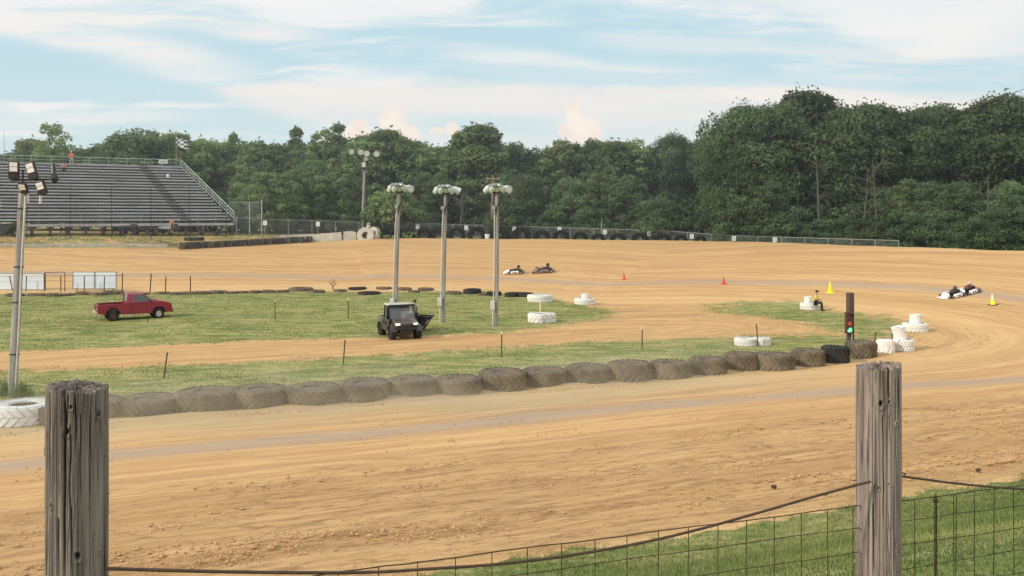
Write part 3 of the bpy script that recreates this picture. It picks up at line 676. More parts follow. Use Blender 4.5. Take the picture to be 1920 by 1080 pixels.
# ------------------------------------------------------------------ foreground posts, cable and wire mesh
def fore_post(name,pxl,pxr,pytop,d,mat,label,cracks,knots,seed,topslope,wf=1.0):
    rs=np.random.RandomState(seed); s=FPX/d; R=(pxr-pxl)/s/2*wf; c=at((pxl+pxr)/2,pytop,d)
    H=1.7; na,nz=420,340
    th=np.linspace(0,2*PI,na,endpoint=False)   # angle 0 faces the camera
    zs=np.concatenate([np.linspace(-H,-.9,20,endpoint=False),np.linspace(-.9,0,nz-20)])
    T,Zg=np.meshgrid(th,zs)
    r=R*(1+.02*np.sin(T*2+seed)+.015*np.sin(T*3+seed*2)); dark=np.zeros_like(T)
    # fine grain ridges
    for k in range(40):
        f=rs.randint(22,105); ph=rs.uniform(0,6.28); wv=rs.uniform(.5,3); r+=R*.0075*np.sin(T*f+ph+.8*np.sin(Zg*wv+ph))/math.sqrt(f/12)
    r+=R*.008*np.sin(Zg*6+seed+2*np.sin(T*1.5))
    def ang(px): # pixel across the post -> angle
        q=np.clip((px-(pxl+pxr)/2)/((pxr-pxl)/2),-1,1); return math.asin(q)
    def dth(a): return (T-a+PI)%(2*PI)-PI
    for (px,y0,y1,wd,dp) in cracks:
        a=ang(px); z0=-(y0-pytop)/s; z1=-(y1-pytop)/s
        wig=.03*np.sin(Zg*9+px)+.02*np.sin(Zg*37+px*2)
        env=sm((z0-Zg)/.02+1e-9)*sm((Zg-z1)/.15)
        g=np.exp(-(dth(a+wig*.6)/(wd*.55/ (R*s)))**2)*env
        r-=R*dp*.8*g; dark=np.maximum(dark,np.clip(g*1.9-.3,0,1))
    for k in range(110):   # short splits all round
        a=rs.uniform(-PI,PI); zc=rs.uniform(-.9,0); L=rs.uniform(.03,.22); wdt=rs.uniform(.005,.012)
        g=np.exp(-(dth(a+.03*np.sin(Zg*30+k))/wdt)**2)*sm(1-np.abs(Zg-zc)/L); r-=R*.04*g; dark=np.maximum(dark,np.clip(g*1.2-.2,0,1))
    for (px,py,kr,hole) in knots:
        a=ang(px); zc=-(py-pytop)/s; rr=np.sqrt((dth(a)*R*1.15)**2+((Zg-zc)*.8)**2)/(kr/s)
        r+=R*.05*np.exp(-((rr-1)/.5)**2); g=np.exp(-(rr/.55)**2); r-=R*.22*g*hole; dark=np.maximum(dark,np.clip(g*1.4-.2,0,1)*hole)
        dark=np.maximum(dark,.25*np.exp(-((rr-1.5)/.18)**2))
    # ragged top
    toff=np.zeros(na)
    for k in range(14): toff+=rs.uniform(-.0022,.0022)*np.sin(th*rs.randint(3,38)+rs.uniform(0,6))
    toff+=topslope*np.sin(th)*R
    fade=np.clip((Zg+.05)/.05,0,1)
    X=c.x+r*np.sin(T); Y=c.y-r*np.cos(T); Zz=c.z+Zg+toff[None]*fade
    # eroded rim
    V=[np.stack([X.ravel(),Y.ravel(),Zz.ravel()],1)]; D_=[dark.ravel()]
    ids=np.arange(nz*na).reshape(nz,na); F=[]
    F.append(np.stack([ids[:-1].ravel(),np.roll(ids[:-1],-1,1).ravel(),np.roll(ids[1:],-1,1).ravel(),ids[1:].ravel()],1))
    prev=ids[-1]; base=nz*na
    rings=[.93,.8,.6,.4,.2,.02]
    for q,fr in enumerate(rings):
        rr=r[-1]*fr; hz=.004*np.sin(th*5+q*2)+.003*rs.normal(0,1,na)*(.3 if q<2 else 1)-.0035
        crk=np.zeros(na)
        for (px,y0,y1,wd,dp) in cracks:
            if y0<=pytop+12 and wd>=3: crk=np.maximum(crk,np.exp(-(((th-ang(px)+PI)%(2*PI)-PI)/.06)**2))
        zt=c.z+toff*fr+hz-.012*crk*(fr>.3)
        V.append(np.stack([c.x+rr*np.sin(th),c.y-rr*np.cos(th),zt],1)); D_.append(np.clip(crk*(fr>.3)+.1*np.sin(th*0+fr*40)**2,0,1))
        cur=base+q*na+np.arange(na); F.append(np.stack([prev,np.roll(prev,-1),np.roll(cur,-1),cur],1)); prev=cur
    V=np.vstack(V); F=np.vstack(F)
    base_pt=Vector((c.x,c.y,c.z-H))
    V=V-np.array([c.x,c.y,c.z-H])
    o=np_mesh(name,V,F,mat,smooth=True,attrs={'dark':np.concatenate(D_)}); o.location=base_pt
    tag(o,label,'fence post','wooden fence posts in the foreground')
    return c,R
PL,RL=fore_post('wooden_fence_post',88,203,724,2.66,M_POST,'thick grey weathered round wooden post with deep splits, at the left',
  [(112,724,960,2.6,.16),(147,740,1080,3.6,.22),(152,724,830,2.2,.14),(133,950,1090,3,.16),(106,880,1090,2.5,.14),(166,724,860,2.2,.14),(160,930,1090,2,.1),(183,1030,1090,3,.16),(121,724,900,1.6,.1),(176,760,960,1.6,.08),(94,724,830,2,.12),(158,780,1000,2.2,.12),(190,724,900,1.6,.08)],
  [(151,797,7,1),(199,773,6,1),(91,842,5,.9),(117,934,4.5,1),(170,1025,8,1),(108,1072,5,.8),(200,1030,4,.5),(158,753,5,.7)],3,-.10,.90)
PR,RR=fore_post('wooden_fence_post',1607,1687,686,3.83,M_POST2,'slimmer brown weathered round wooden post with wire nailed on, at the right',
  [(1611,686,900,2.4,.20),(1650,680,766,3.0,.26),(1640,766,1000,1.6,.10),(1628,686,740,1.4,.10),(1664,700,900,1.4,.08),(1651,766,830,1.4,.12),(1625,930,1090,1.6,.1),(1672,686,800,1.3,.08),(1660,900,1080,1.5,.08)],
  [(1636,749,6.5,1),(1651,746,3.5,1),(1632,904,3,1),(1650,896,2.2,1),(1662,1073,3,.9),(1625,1075,4,.6),(1665,786,3,.5)],9,.12)
# the black cables
def dd(px):  # depth of the fence line at a pixel column
    k=(px-960)/FPX; return (2.66+1.275*.415)/(1-.415*k)
def curve_pts(pxs,off=0): return [at(x,y,dd(x)+off) for x,y in pxs]
def dense(P,per=10): return [Vector(q) for q in catmull([tuple(p) for p in P],per)]
def nail_pts(): pass
cab=MB().tube(dense(curve_pts([(200,1066),(300,1069),(450,1072.5),(620,1074),(720,1072),(800,1067),(920,1059),(1020,1048),(1120,1033),(1220,1014),(1320,990),(1420,962),(1520,933),(1600,911)],-.07)+[at(1632,903,3.83-RR-.004)]),.0052,10)
tag(cab.build('fence_cable',M_RUST),'dark cable sagging between the two wooden posts','cable')
cab=MB().tube(dense([at(1682,892,3.83-.02),at(1720,897,3.86),at(1780,905,3.95),at(1850,912,4.05),at(1920,917,4.14),at(2050,921,4.3)]),.0048,10)
cab.tube(dense([at(1684,891,3.84),at(1692,886.5,3.84),at(1697,888,3.84),at(1694,893,3.84)]),.0022,6)
tag(cab.build('fence_cable',M_RUST),'dark cable running off from the right wooden post to the frame edge','cable')
# welded wire mesh, two panels
def mesh_panel(x0,x1,top,label,vpx,rows):
    e=empty('wire_mesh_panel',at(x0,1080,dd(x0)),label=label,cat='wire fence',group='wire mesh panels of the near fence')
    e.location.z=3.6; base=e.location.copy()
    vm=MB(); hm=MB(); vmin=3.7
    wob=lambda x,k:.0018*math.sin(x*.021+k*2)+.001*math.sin(x*.063+k)
    for r_ in range(rows):
        pts=[]
        for x in np.linspace(x0,x1,26):
            p=at(x,top(x),dd(x)); p.z-=r_*.102 if r_>0 else 0; p.z+= wob(x,r_); p.z+= (.012 if r_>=1 else 0); pts.append(p-base)
        hm.tube(pts,.0017 if r_ else .0022,6)
    for i,x in enumerate(vpx):
        p=at(x,top(x),dd(x)); q=p.copy(); q.z-=rows*.102; q.x+=.004*math.sin(i*3)
        vm.tube([p-base+Vector((0,.004,0)),(p+q)/2-base+Vector((.002*math.sin(i),.004,0)),q-base+Vector((0,.004,0))],.0018,6)
    hm.build('horizontal_wires',M_MESHW,e); vm.build('vertical_wires',M_MESHW,e)
    return e
topL=lambda x: 1026+(x-1000)*(-.1285)+ .000004*(x-1000)**2
vx=[];x=1600.
while x>520: vx.append(x); s=FPX/dd(x); x-=.137*s*(.9225-(x-960)/FPX*.386)/1.0
mesh_panel(500,1612,topL,'rusty wire mesh stretched between the two wooden posts, low in front of the grass',vx,8)
topR=lambda x: 939+(x-1690)*(-.131)+.00003*(x-1690)**2
mesh_panel(1680,2010,topR,'rusty wire mesh right of the right wooden post',[1716,1752.5,1757,1789,1794,1828,1865,1901,1937,1973],8)
# short steel stake at the mesh joint
p=at(1754.5,928,dd(1754)); st=MB().tube([(0,0,-1.0),(0,0,.008)],.0021,8); st.box((0,0,-.028),(.02,.01,.012)); o=st.build('mesh_stake',M_RUST); o.location=p; tag(o,'thin rusty stake tied to the right hand wire mesh','stake')
# ------------------------------------------------------------------ trees
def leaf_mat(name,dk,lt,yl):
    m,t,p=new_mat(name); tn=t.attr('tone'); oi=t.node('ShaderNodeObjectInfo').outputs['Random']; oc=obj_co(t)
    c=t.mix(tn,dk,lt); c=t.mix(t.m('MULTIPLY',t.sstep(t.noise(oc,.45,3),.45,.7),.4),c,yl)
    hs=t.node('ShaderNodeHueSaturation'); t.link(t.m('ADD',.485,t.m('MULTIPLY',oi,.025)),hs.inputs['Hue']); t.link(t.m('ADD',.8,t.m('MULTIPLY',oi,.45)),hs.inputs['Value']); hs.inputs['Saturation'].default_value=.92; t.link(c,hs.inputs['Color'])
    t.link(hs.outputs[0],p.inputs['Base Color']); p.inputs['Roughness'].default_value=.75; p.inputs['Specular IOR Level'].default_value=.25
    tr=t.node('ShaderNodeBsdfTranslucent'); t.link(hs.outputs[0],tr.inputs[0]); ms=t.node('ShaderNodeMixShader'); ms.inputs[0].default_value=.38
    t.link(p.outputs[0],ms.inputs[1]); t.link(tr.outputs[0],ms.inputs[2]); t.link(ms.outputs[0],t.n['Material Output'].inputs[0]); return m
M_LEAF=leaf_mat('dark_green_foliage',(.085,.145,.058),(.25,.35,.125),(.28,.34,.12))
M_LEAFY=leaf_mat('yellow_green_foliage',(.11,.18,.062),(.31,.40,.14),(.33,.38,.135))
M_LEAFB=leaf_mat('blue_green_foliage',(.065,.115,.052),(.19,.28,.11),(.22,.29,.11))
M_LEAFD=leaf_mat('deep_green_foliage',(.042,.08,.036),(.135,.205,.075),(.17,.22,.075))
M_BARK=simple('grey_bark',(.10,.09,.075),.95,var=.35,scale=6,stretch=(3,3,.5))
def crown_mesh(seed,H,Rm,shape,leaf,nclump,nleaf,airy=0.0,z0=.08):
    rs=np.random.RandomState(seed); V=[];T=[]
    cl=[]
    while len(cl)<nclump:
        h=rs.uniform(0,1)**.9; ang=rs.uniform(0,2*PI)
        if shape=='round': pr=math.sqrt(max(0,1-((h-.50)/.53)**2))
        elif shape=='oval': pr=.80*math.sqrt(max(0,1-((h-.45)/.57)**2))+.05
        elif shape=='spire': pr=.70*(1-h)**.55*min(1,(h+.1)*3)+.06
        else: pr=math.sqrt(max(0,1-(h*.98)**2))
        lob=1+.22*math.sin(ang*3+seed)+.16*math.sin(ang*5+seed*2+h*6)+.15*math.sin(h*11+seed)
        rr=Rm*pr*lob*(rs.uniform(.35,1)**.45)
        cl.append((rr*math.cos(ang),rr*math.sin(ang),H*(z0+(1-z0-.03)*h)+rs.uniform(-.2,.2),rs.uniform(.55,1.25)*Rm*.30*(1-airy*.45), rs.uniform(0,1)))
    for (cx,cy,cz,cr,ct) in cl:
        n=int(nleaf*(cr/(Rm*.3))**2)
        d=rs.normal(0,1,(n,3)); d/=np.linalg.norm(d,axis=1)[:,None]; d[:,2]=np.abs(d[:,2])*np.where(rs.uniform(0,1,n)<.72,1,-1)
        rad=cr*rs.uniform(.55,1.08,n)**.6; rad*=1+.25*np.sin(d[:,0]*7+ct*9)*np.sin(d[:,1]*6+ct*5)
        C=np.array([cx,cy,cz])+d*rad[:,None]*np.array([1.15,1.15,.72])
        nrm=d*.8+rs.normal(0,.55,(n,3))+np.array([0,0,.35]); nrm/=np.linalg.norm(nrm,axis=1)[:,None]
        a=np.cross(nrm,rs.normal(0,1,(n,3))); a/=np.linalg.norm(a,axis=1)[:,None]+1e-9; b=np.cross(nrm,a)
        s=leaf*rs.uniform(.55,1.25,n)[:,None]
        q=np.stack([C-a*s,C-b*s*.55,C+a*s,C+b*s*.55],1)
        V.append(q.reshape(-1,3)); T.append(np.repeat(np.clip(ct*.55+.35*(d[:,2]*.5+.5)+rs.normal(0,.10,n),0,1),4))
    # twigs of leaves sticking out of the outline
    n=int(nclump*3); i=rs.randint(0,len(cl),n); base=np.array(cl)[i]; out_=base[:,:3]-np.array([0,0,H*.45]); out_/=np.linalg.norm(out_,axis=1)[:,None]+1e-6
    C=base[:,:3]+out_*(base[:,3]*rs.uniform(.95,1.15,n))[:,None]+rs.normal(0,.12*Rm*.3,(n,3))
    a=rs.normal(0,1,(n,3)); a/=np.linalg.norm(a,axis=1)[:,None]; b=np.cross(a,rs.normal(0,1,(n,3))); b/=np.linalg.norm(b,axis=1)[:,None]; s=leaf*.9
    V.append(np.stack([C-a*s,C-b*s*.5,C+a*s,C+b*s*.5],1).reshape(-1,3)); T.append(np.repeat(rs.uniform(.2,.8,n),4))
    V=np.vstack(V); T=np.concatenate(T); V[:,2]=np.maximum(V[:,2],.05); F=np.arange(len(V)).reshape(-1,4)
    return V,F,T,cl
def make_trunk(seed,H,Rm,cl,r0,lean=.03):
    rs=np.random.RandomState(seed+100); mb=MB(); top=H*.82; pts=[]; rr=[]
    for k in range(7):
        u_=k/6; pts.append((lean*H*u_*math.sin(seed)+.08*math.sin(u_*5+seed),.06*math.sin(u_*4+seed*2),-.15+top*u_)); rr.append(r0*(1-u_)**.8+.02)
    mb.tube(pts,rr,8)
    for k in range(12):
        c=cl[rs.randint(len(cl))]; u_=min(.9,max(.15,(c[2]/H)*.7)); j=int(u_*6); p0=Vector(pts[j]); p1=Vector((c[0],c[1],c[2]*.98)); mid=(p0+p1)/2+Vector((0,0,-.1*Rm))
        mb.tube([p0,mid,p1],[rr[j]*.55,rr[j]*.3,.02],6)
    return mb
KINDS={}
def tree_kind(key,seed,H,Rm,shape,leaf,nc,nl,mat,airy=0,z0=.08,r0=.2,crownname='crown'):
    V,F,T,cl=crown_mesh(seed,H,Rm,shape,leaf,nc,nl,airy,z0)
    cr=np_mesh('crown',V,F,mat,attrs={'tone':T}); tm=make_trunk(seed,H,Rm,cl,r0)
    tr=tm.build('trunk',M_BARK)
    KINDS[key]=(cr.data,tr.data,H,Rm); bpy.data.objects.remove(cr); bpy.data.objects.remove(tr)
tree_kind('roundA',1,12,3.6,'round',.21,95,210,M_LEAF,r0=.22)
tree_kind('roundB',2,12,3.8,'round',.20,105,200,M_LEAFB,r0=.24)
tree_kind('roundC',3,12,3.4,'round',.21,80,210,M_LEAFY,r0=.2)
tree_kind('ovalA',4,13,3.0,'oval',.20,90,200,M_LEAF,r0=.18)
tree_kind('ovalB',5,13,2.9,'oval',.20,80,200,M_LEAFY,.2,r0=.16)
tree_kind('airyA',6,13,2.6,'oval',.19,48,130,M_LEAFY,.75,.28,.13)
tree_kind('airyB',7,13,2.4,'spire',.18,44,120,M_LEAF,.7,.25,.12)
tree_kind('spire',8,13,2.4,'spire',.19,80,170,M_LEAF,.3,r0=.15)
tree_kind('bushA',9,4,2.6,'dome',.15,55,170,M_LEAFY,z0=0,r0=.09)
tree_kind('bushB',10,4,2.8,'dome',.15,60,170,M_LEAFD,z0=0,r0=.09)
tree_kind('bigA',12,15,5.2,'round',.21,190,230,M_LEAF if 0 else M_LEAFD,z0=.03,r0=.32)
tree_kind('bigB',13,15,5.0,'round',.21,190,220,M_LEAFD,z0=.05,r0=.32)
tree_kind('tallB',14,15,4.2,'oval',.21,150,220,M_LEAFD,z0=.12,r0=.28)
tcount=0
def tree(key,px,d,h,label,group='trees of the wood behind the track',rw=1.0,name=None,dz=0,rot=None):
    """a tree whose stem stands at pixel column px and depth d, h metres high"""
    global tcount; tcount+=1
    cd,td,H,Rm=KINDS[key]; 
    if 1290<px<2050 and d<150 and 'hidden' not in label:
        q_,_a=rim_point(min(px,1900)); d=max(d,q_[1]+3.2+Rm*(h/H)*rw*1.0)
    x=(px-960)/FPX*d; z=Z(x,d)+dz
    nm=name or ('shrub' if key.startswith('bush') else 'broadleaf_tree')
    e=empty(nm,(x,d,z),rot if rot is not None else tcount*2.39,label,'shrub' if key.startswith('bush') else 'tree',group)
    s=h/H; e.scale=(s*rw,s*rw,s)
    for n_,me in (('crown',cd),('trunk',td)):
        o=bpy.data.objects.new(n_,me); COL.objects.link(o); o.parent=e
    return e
def htop(px,py,d): return HC-(py-YH)/FPX*d-Z((px-960)/FPX*d,d)
# skyline trees: kind, column, row of the top, depth, width factor, label
SKY=[('airyA',95,222,124,1.0,'loose tall tree rising alone above the left end of the bleachers'),
('roundC',60,262,130,1.0,'low pale tree behind the rail at the left end of the bleachers'),
('roundA',155,278,128,.9,'low tree behind the standing person in orange'),
('roundB',212,264,126,.9,'dark tree left of the round one behind the bleachers'),
('roundB',262,242,122,1.15,'round dark crown standing highest behind the bleachers'),
('roundC',325,250,124,.85,'pale tree right behind the checkered flag'),
('roundC',385,262,124,.9,'pale bushy tree between the checkered flag and the spiky tree'),
('spire',438,247,128,.8,'thin spiky tree top right of the bleachers'),
('roundA',475,262,126,1.0,'broad tree rising over the tall mesh backstop'),
('spire',556,236,130,.9,'small pointed light tree left of the tall feathery one'),
('roundA',520,268,124,.95,'full tree between the spiky tree and the pointed light tree'),
('airyA',604,233,127,.9,'feathery light green tree, left one of the tall pair'),
('airyB',632,224,126,1.0,'tallest wispy tree left of the far light pole'),
('ovalA',690,252,124,1.15,'oval tree directly behind the far light pole'),
('ovalA',730,243,123,1.2,'tall oval tree right of the far light pole head'),
('roundA',768,258,125,.95,'rounded crown above the first of the three light poles'),
('ovalB',812,275,122,1.1,'yellowish tree above the gap between first and middle light poles'),
('ovalB',850,282,121,1.0,'yellowish tree standing behind the middle light pole'),
('ovalA',893,234,120,1.35,'highest tree of the middle wood, between middle and third light poles'),
('ovalB',925,262,121,1.1,'mid green tree above the utility pole'),
('roundB',975,268,124,.9,'dark round crown right of the third light pole'),
('roundA',1015,285,124,.8,'low crown in the dip right of the third light pole'),
('ovalB',1052,262,122,.95,'olive tree left of the paired dark crowns'),
('airyB',1078,262,122,.9,'thin dark leaning top under the right cloud'),
('roundB',1104,262,123,.85,'dark rough crown under the right cloud'),
('ovalA',1148,264,121,1.1,'green oval tree left of the bare twig'),
('ovalB',1188,262,122,1.05,'lighter oval tree beside the bare twig'),
('bigB',1262,254,122,.80,'large dark round tree at the right end of the middle wood'),
('roundA',1312,286,128,.9,'low tree in the notch before the tall right hand wood'),
('bigA',1375,255,101,.78,'wide light edged tree at the left flank of the tall wood'),
('bigA',1405,205,104,1.0,'tall tree at the shoulder of the right hand wood'),
('bigB',1452,198,102,.85,'second tall tree of the right hand wood'),
('tallB',1518,176,103,1.15,'highest tree of the right hand wood, lit on top'),
('bigB',1592,204,101,.9,'dark tree just right of the highest one'),
('tallB',1642,198,102,1.1,'dark tree above the bare dead branches'),
('bigB',1700,210,101,.85,'rounded tree right of the dead branches'),
('tallB',1748,200,103,1.05,'upright tree under the end of the overhead wire'),
('bigA',1806,214,100,.85,'broad tree right of the upright one at the wire'),
('tallB',1858,188,99,1.1,'tall dark tree second from the right frame edge'),
('bigB',1915,180,98,1.0,'tall dark tree cut by the right frame edge'),
('bigB',1990,185,97,1.0,'tall dark tree just beyond the right frame edge')]
for k_,px,py,d,rw,lab in SKY:
    if px>1290: 
        _,_,H_,R_=KINDS[k_]; q_,_a=rim_point(min(px,1900)); d=max(d,q_[1]+3.2+R_*(htop(px,py,d)/H_)*rw)
    tree(k_,px,d,htop(px,py,d)*.985,lab,'skyline trees behind the track',rw)
rs=np.random.RandomState(21)
for i,px in enumerate(range(130,1335,34)):
    py_=np.interp(px,[130,260,400,560,700,830,900,1000,1100,1200,1330],[285,262,272,262,262,285,262,288,276,276,292])+rs.uniform(-5,8)
    d=129.5+rs.uniform(-.8,.8); tree(['roundC','ovalA','roundA','ovalB'][rs.randint(4)],px+rs.uniform(-6,6),d,htop(px,py_,d),'green tree filling the skyline between the taller crowns','filler trees of the skyline',1.25)
# second rank: closes the wood under the skyline
rs=np.random.RandomState(4)
px=20; i=0
while px<1345:
    tree(['roundA','roundB','ovalA','roundC','ovalB','roundB'][rs.randint(6)],px+rs.uniform(-8,8),rs.uniform(133,142),rs.uniform(9.6,11.4),'full green tree hidden deep inside the middle wood','inner trees of the middle wood',1.15,dz=0); px+=38
px=1370
while px<2010:
    tree(['bigA','bigB','tallB'][rs.randint(3)],px,rs.uniform(118,126),rs.uniform(12.5,14.5),'tall dark tree hidden deep inside the right hand wood','inner trees of the right hand wood',1.0); px+=52
# first rank: lower trees and shrubs standing at the fence
FR=[('roundC',500,112.5,7.6),('roundA',548,114,8.2),('roundC',598,115,7.4),('roundA',640,116,8.6),('roundB',585,118,9.5),('bushA',738,110.5,5.4),('bushB',700,113,4.4),('roundB',790,116,8),('bushA',776,112,3.6),
    ('roundC',452,117,6.4),('roundA',470,119,8.5),('roundB',985,113,7.8),('bushB',955,111,4.5),('roundB',1070,112,7.4),('bushB',1035,110,3.2),('roundA',1125,113,8.2),('bushB',1108,109,3.5),('roundB',1178,111.5,7.6),('bushB',1240,106,4.6),('bushB',1205,109,3.6),('roundB',820,119,8),('roundA',940,118,9)]
names={'bushA':'pale low shrub','bushB':'dark low shrub','roundA':'mid sized leafy tree','roundB':'mid sized dark tree','roundC':'mid sized pale tree'}
def near_of(px):
    L=[(445,'the tall mesh backstop'),(545,'the sign left of the white barrier'),(597,'the sign above the white barrier'),(650,'the white tyre mound'),(690,'the far light pole'),(745,'the first light pole'),(790,'the gap after the first light pole'),(832,'the middle light pole'),(925,'the utility pole'),(985,'the fence right of the third pole'),(1050,'the middle of the far fence'),(1130,'the post where the overhead wire ends'),(1200,'the right half of the tyre row'),(1300,'the right end of the tyre row'),(1400,'the green field gap'),(1500,'the right hand fence signs'),(1620,'the dead branches'),(1720,'the end of the far fence'),(1850,'the bank at the right')]
    return min(L,key=lambda q:abs(q[0]-px))[1]
used_l={}
for k_,px,d,h in FR:
    lab=f'{names[k_]} at the wood edge behind {near_of(px)}'; used_l[lab]=used_l.get(lab,0)+1
    if used_l[lab]>1: lab=lab.replace('at the wood edge','set deeper in the wood')
    tree(k_,px,d,h,lab,'lower trees and shrubs along the wood edge',1.0)
FR2=[('bushB',1360,98,2.4),('bushB',1395,96,4.8),('bushB',1440,95,4.2),('bushA',1480,97,4.5),('bushB',1585,94,3.4),('bushA',1690,92.5,4.4),('bushA',1730,91,4.0),('bushB',1770,91,4.4),('bushB',1820,89,3.6),('bushB',1880,88,4.6),('bushB',1930,86,4.8),('roundB',1425,98,8.8),('roundA',1372,99,8.2),('roundB',1745,94,8.0),('roundA',1705,95,8.6),('roundB',1900,91,8.2),('roundB',1800,93.5,8),('roundB',1660,97,7.5),('bushB',1545,95,3.2),('bushA',1640,93,3.6)]
for k_,px,d,h in FR2:
    if k_=='bushA': k_='bushB'
    h*=.82
    lab=f'{names[k_]} under the tall wood by {near_of(px)}'; used_l[lab]=used_l.get(lab,0)+1
    if used_l[lab]>1: lab=lab.replace('under the tall wood','second rank under the tall wood')
    if used_l[lab.replace('second rank under','under')]>2: lab=lab.replace('second rank','third rank')
    tree(k_,px,d,h,lab,'lower trees and shrubs along the wood edge',1.05)
# trees beyond the field gap
for i,(px,d,h) in enumerate([(1255,205,17),(1290,212,15),(1330,208,15.5),(1368,204,17)]):
    tree('roundB',px,d,h,'distant dark tree closing the green field gap','distant trees beyond the field',1.5)
# bare and dead stems that show through the foliage
def dead_tree(px,d,h,label,seed,branches=7,r0=.13,col=None):
    rs=np.random.RandomState(seed); x=(px-960)/FPX*d; mb=MB(); pts=[];rr=[]
    for k in range(8):
        u_=k/7; pts.append((.25*math.sin(u_*3+seed),.1*math.sin(u_*5+seed),h*u_-.1)); rr.append(r0*(1-u_)**.7+.02)
    mb.tube(pts,rr,7); e=empty('dead_tree',(x,d,Z(x,d)),0,label,'tree','bare grey stems at the wood edge'); mb.build('trunk',M_BARK,e)
    for k in range(branches):
        j=rs.randint(2,7); p0=Vector(pts[j]); a=rs.choice([-1,1])*rs.uniform(.5,1.2); L=rs.uniform(.8,2.4)
        p1=p0+Vector((math.sin(a)*L,rs.uniform(-.4,.1),math.cos(a)*L*.8)); b=MB().tube([p0,(p0+p1)/2+Vector((0,0,.12)),p1],[.055,.04,.012],5)
        p2=p1+Vector((rs.uniform(-.5,.5),0,rs.uniform(.2,.7))); b.tube([(p0+p1)/2+Vector((0,0,.12)),p2],[.03,.01],5); b.build('branch',M_BARK,e)
dead_tree(1531,97.5,11.5,'tall bare grey stem in front of the highest tree of the right wood',1,9,.16)
dead_tree(1622,93.5,8.0,'tangle of dead grey branches in the right hand wood',5,14,.11)
dead_tree(1641,93,9.2,'thin bare stem beside the tangle of dead branches',8,6,.08)
dead_tree(1857,89,7.6,'bare pale stem near the right end of the wood',3,5,.10)
dead_tree(862,113,7.0,'forked pale trunk behind the middle light pole',6,8,.12)
dead_tree(872,113.5,6.4,'thin pale trunk right of the forked one',9,6,.08)
dead_tree(1018,112,6.6,'pale bare trunk right of the third light pole',11,6,.09)
dead_tree(1052,111,8.0,'slim pale trunk near the middle of the far fence',12,4,.08)
dead_tree(1212,121,13.0,'bare twig standing out beside the large round tree',14,3,.05)

# ------------------------------------------------------------------ bleachers
r_=Vector((-.866,-.5,0)); a_=Vector((-.5,.866,0))
BL=Vector((-33.0,107.5,0)); BZ=4.10
Mb=Matrix(((r_.x,a_.x,0,BL.x),(r_.y,a_.y,0,BL.y),(0,0,1,BZ),(0,0,0,1)))
bl=empty('bleachers',(0,0,0),label='long grey open bleachers with a pale green rail around the top',cat='bleachers',M=Mb)
# local: x along the rows to the left, y up the slope (back), z up
NR=19; RUN=.655; RISE=.372; LEN=44; Z0=1.25; SH=.19
def rowx0(i): return SH*i
for i in range(NR):
    y=1.5+RUN*i; z=Z0+.42+RISE*i; x0=rowx0(i)
    mb=MB(); gap=rs.uniform(2,6); x=x0
    while x<LEN:
        L=min(4.9,LEN-x); mb.box((x+L/2,y+.0,z+rs.uniform(-.012,.012)),(L-.04,.29,.17)); x+=L
    mb.build('seat_plank',M_PLANK,bl)
    mb=MB(); x=x0
    while x<LEN:
        L=min(4.9,LEN-x); mb.box((x+L/2,y+.33,z-.20),(L-.04,.30,.05)); mb.box((x+L/2,y+.17,z-.12),(L-.02,.03,.12)); x+=L
    mb.build('footboard',M_PLANKD,bl)
deck=MB(); deck.box((LEN/2,.65,Z0-.05),(LEN,1.3,.08)); deck.box((LEN/2,-.02,Z0-.16),(LEN,.06,.24)); deck.build('front_walkway',M_PLANK,bl)
top=MB(); top.box((LEN/2+rowx0(NR)/2,1.5+RUN*NR+.3,Z0+.42+RISE*(NR-1)-.2),(LEN-rowx0(NR),.8,.06)); top.build('top_walkway',M_PLANKD,bl)
for k,x in enumerate(np.arange(.15,LEN,1.75)):     # supports below
    mb=MB(); w_=.24 if k%2 else .34
    mb.box((x,.25,(Z0-.2)/2-.25),(w_,.2,Z0-.2+.5)); mb.box((x,.25,Z0-.27),(1.0 if k%2==0 else .3,.2,.1)); mb.box((x,.25,.0),(.55,.35,.16))
    mb.build('front_support',M_DSTEEL if k%3 else M_TPOST,bl)
mb=MB(); mb.tube([(0,.3,.55),(LEN,.3,.55)],.05,6); mb.build('lower_beam',M_DSTEEL,bl)
for k,x in enumerate(np.arange(2.5,LEN,5.0)):      # raking frames behind
    mb=MB(); xx=max(x,rowx0(NR)); mb.tube([(x,1.2,Z0-.3),(xx,1.5+RUN*NR,Z0+RISE*NR-.3)],.06,6); mb.tube([(xx,1.5+RUN*NR,-.3),(xx,1.5+RUN*NR,Z0+RISE*NR)],.07,6); mb.tube([(xx,6.5,-.3),(xx,6.5,Z0+RISE*7)],.06,6)
    mb.build('raking_frame',M_DSTEEL,bl)
# front rail
mb=MB()
for zz_ in (1.08,.72,.38): mb.tube([(-.05,.0,Z0+zz_),(LEN,.0,Z0+zz_)],.03 if zz_>1 else .018,6)
for x in np.arange(0,LEN,2.05): mb.tube([(x,0,Z0-.2),(x,0,Z0+1.08)],.028,6)
mb.build('front_rail',M_STEEL,bl)
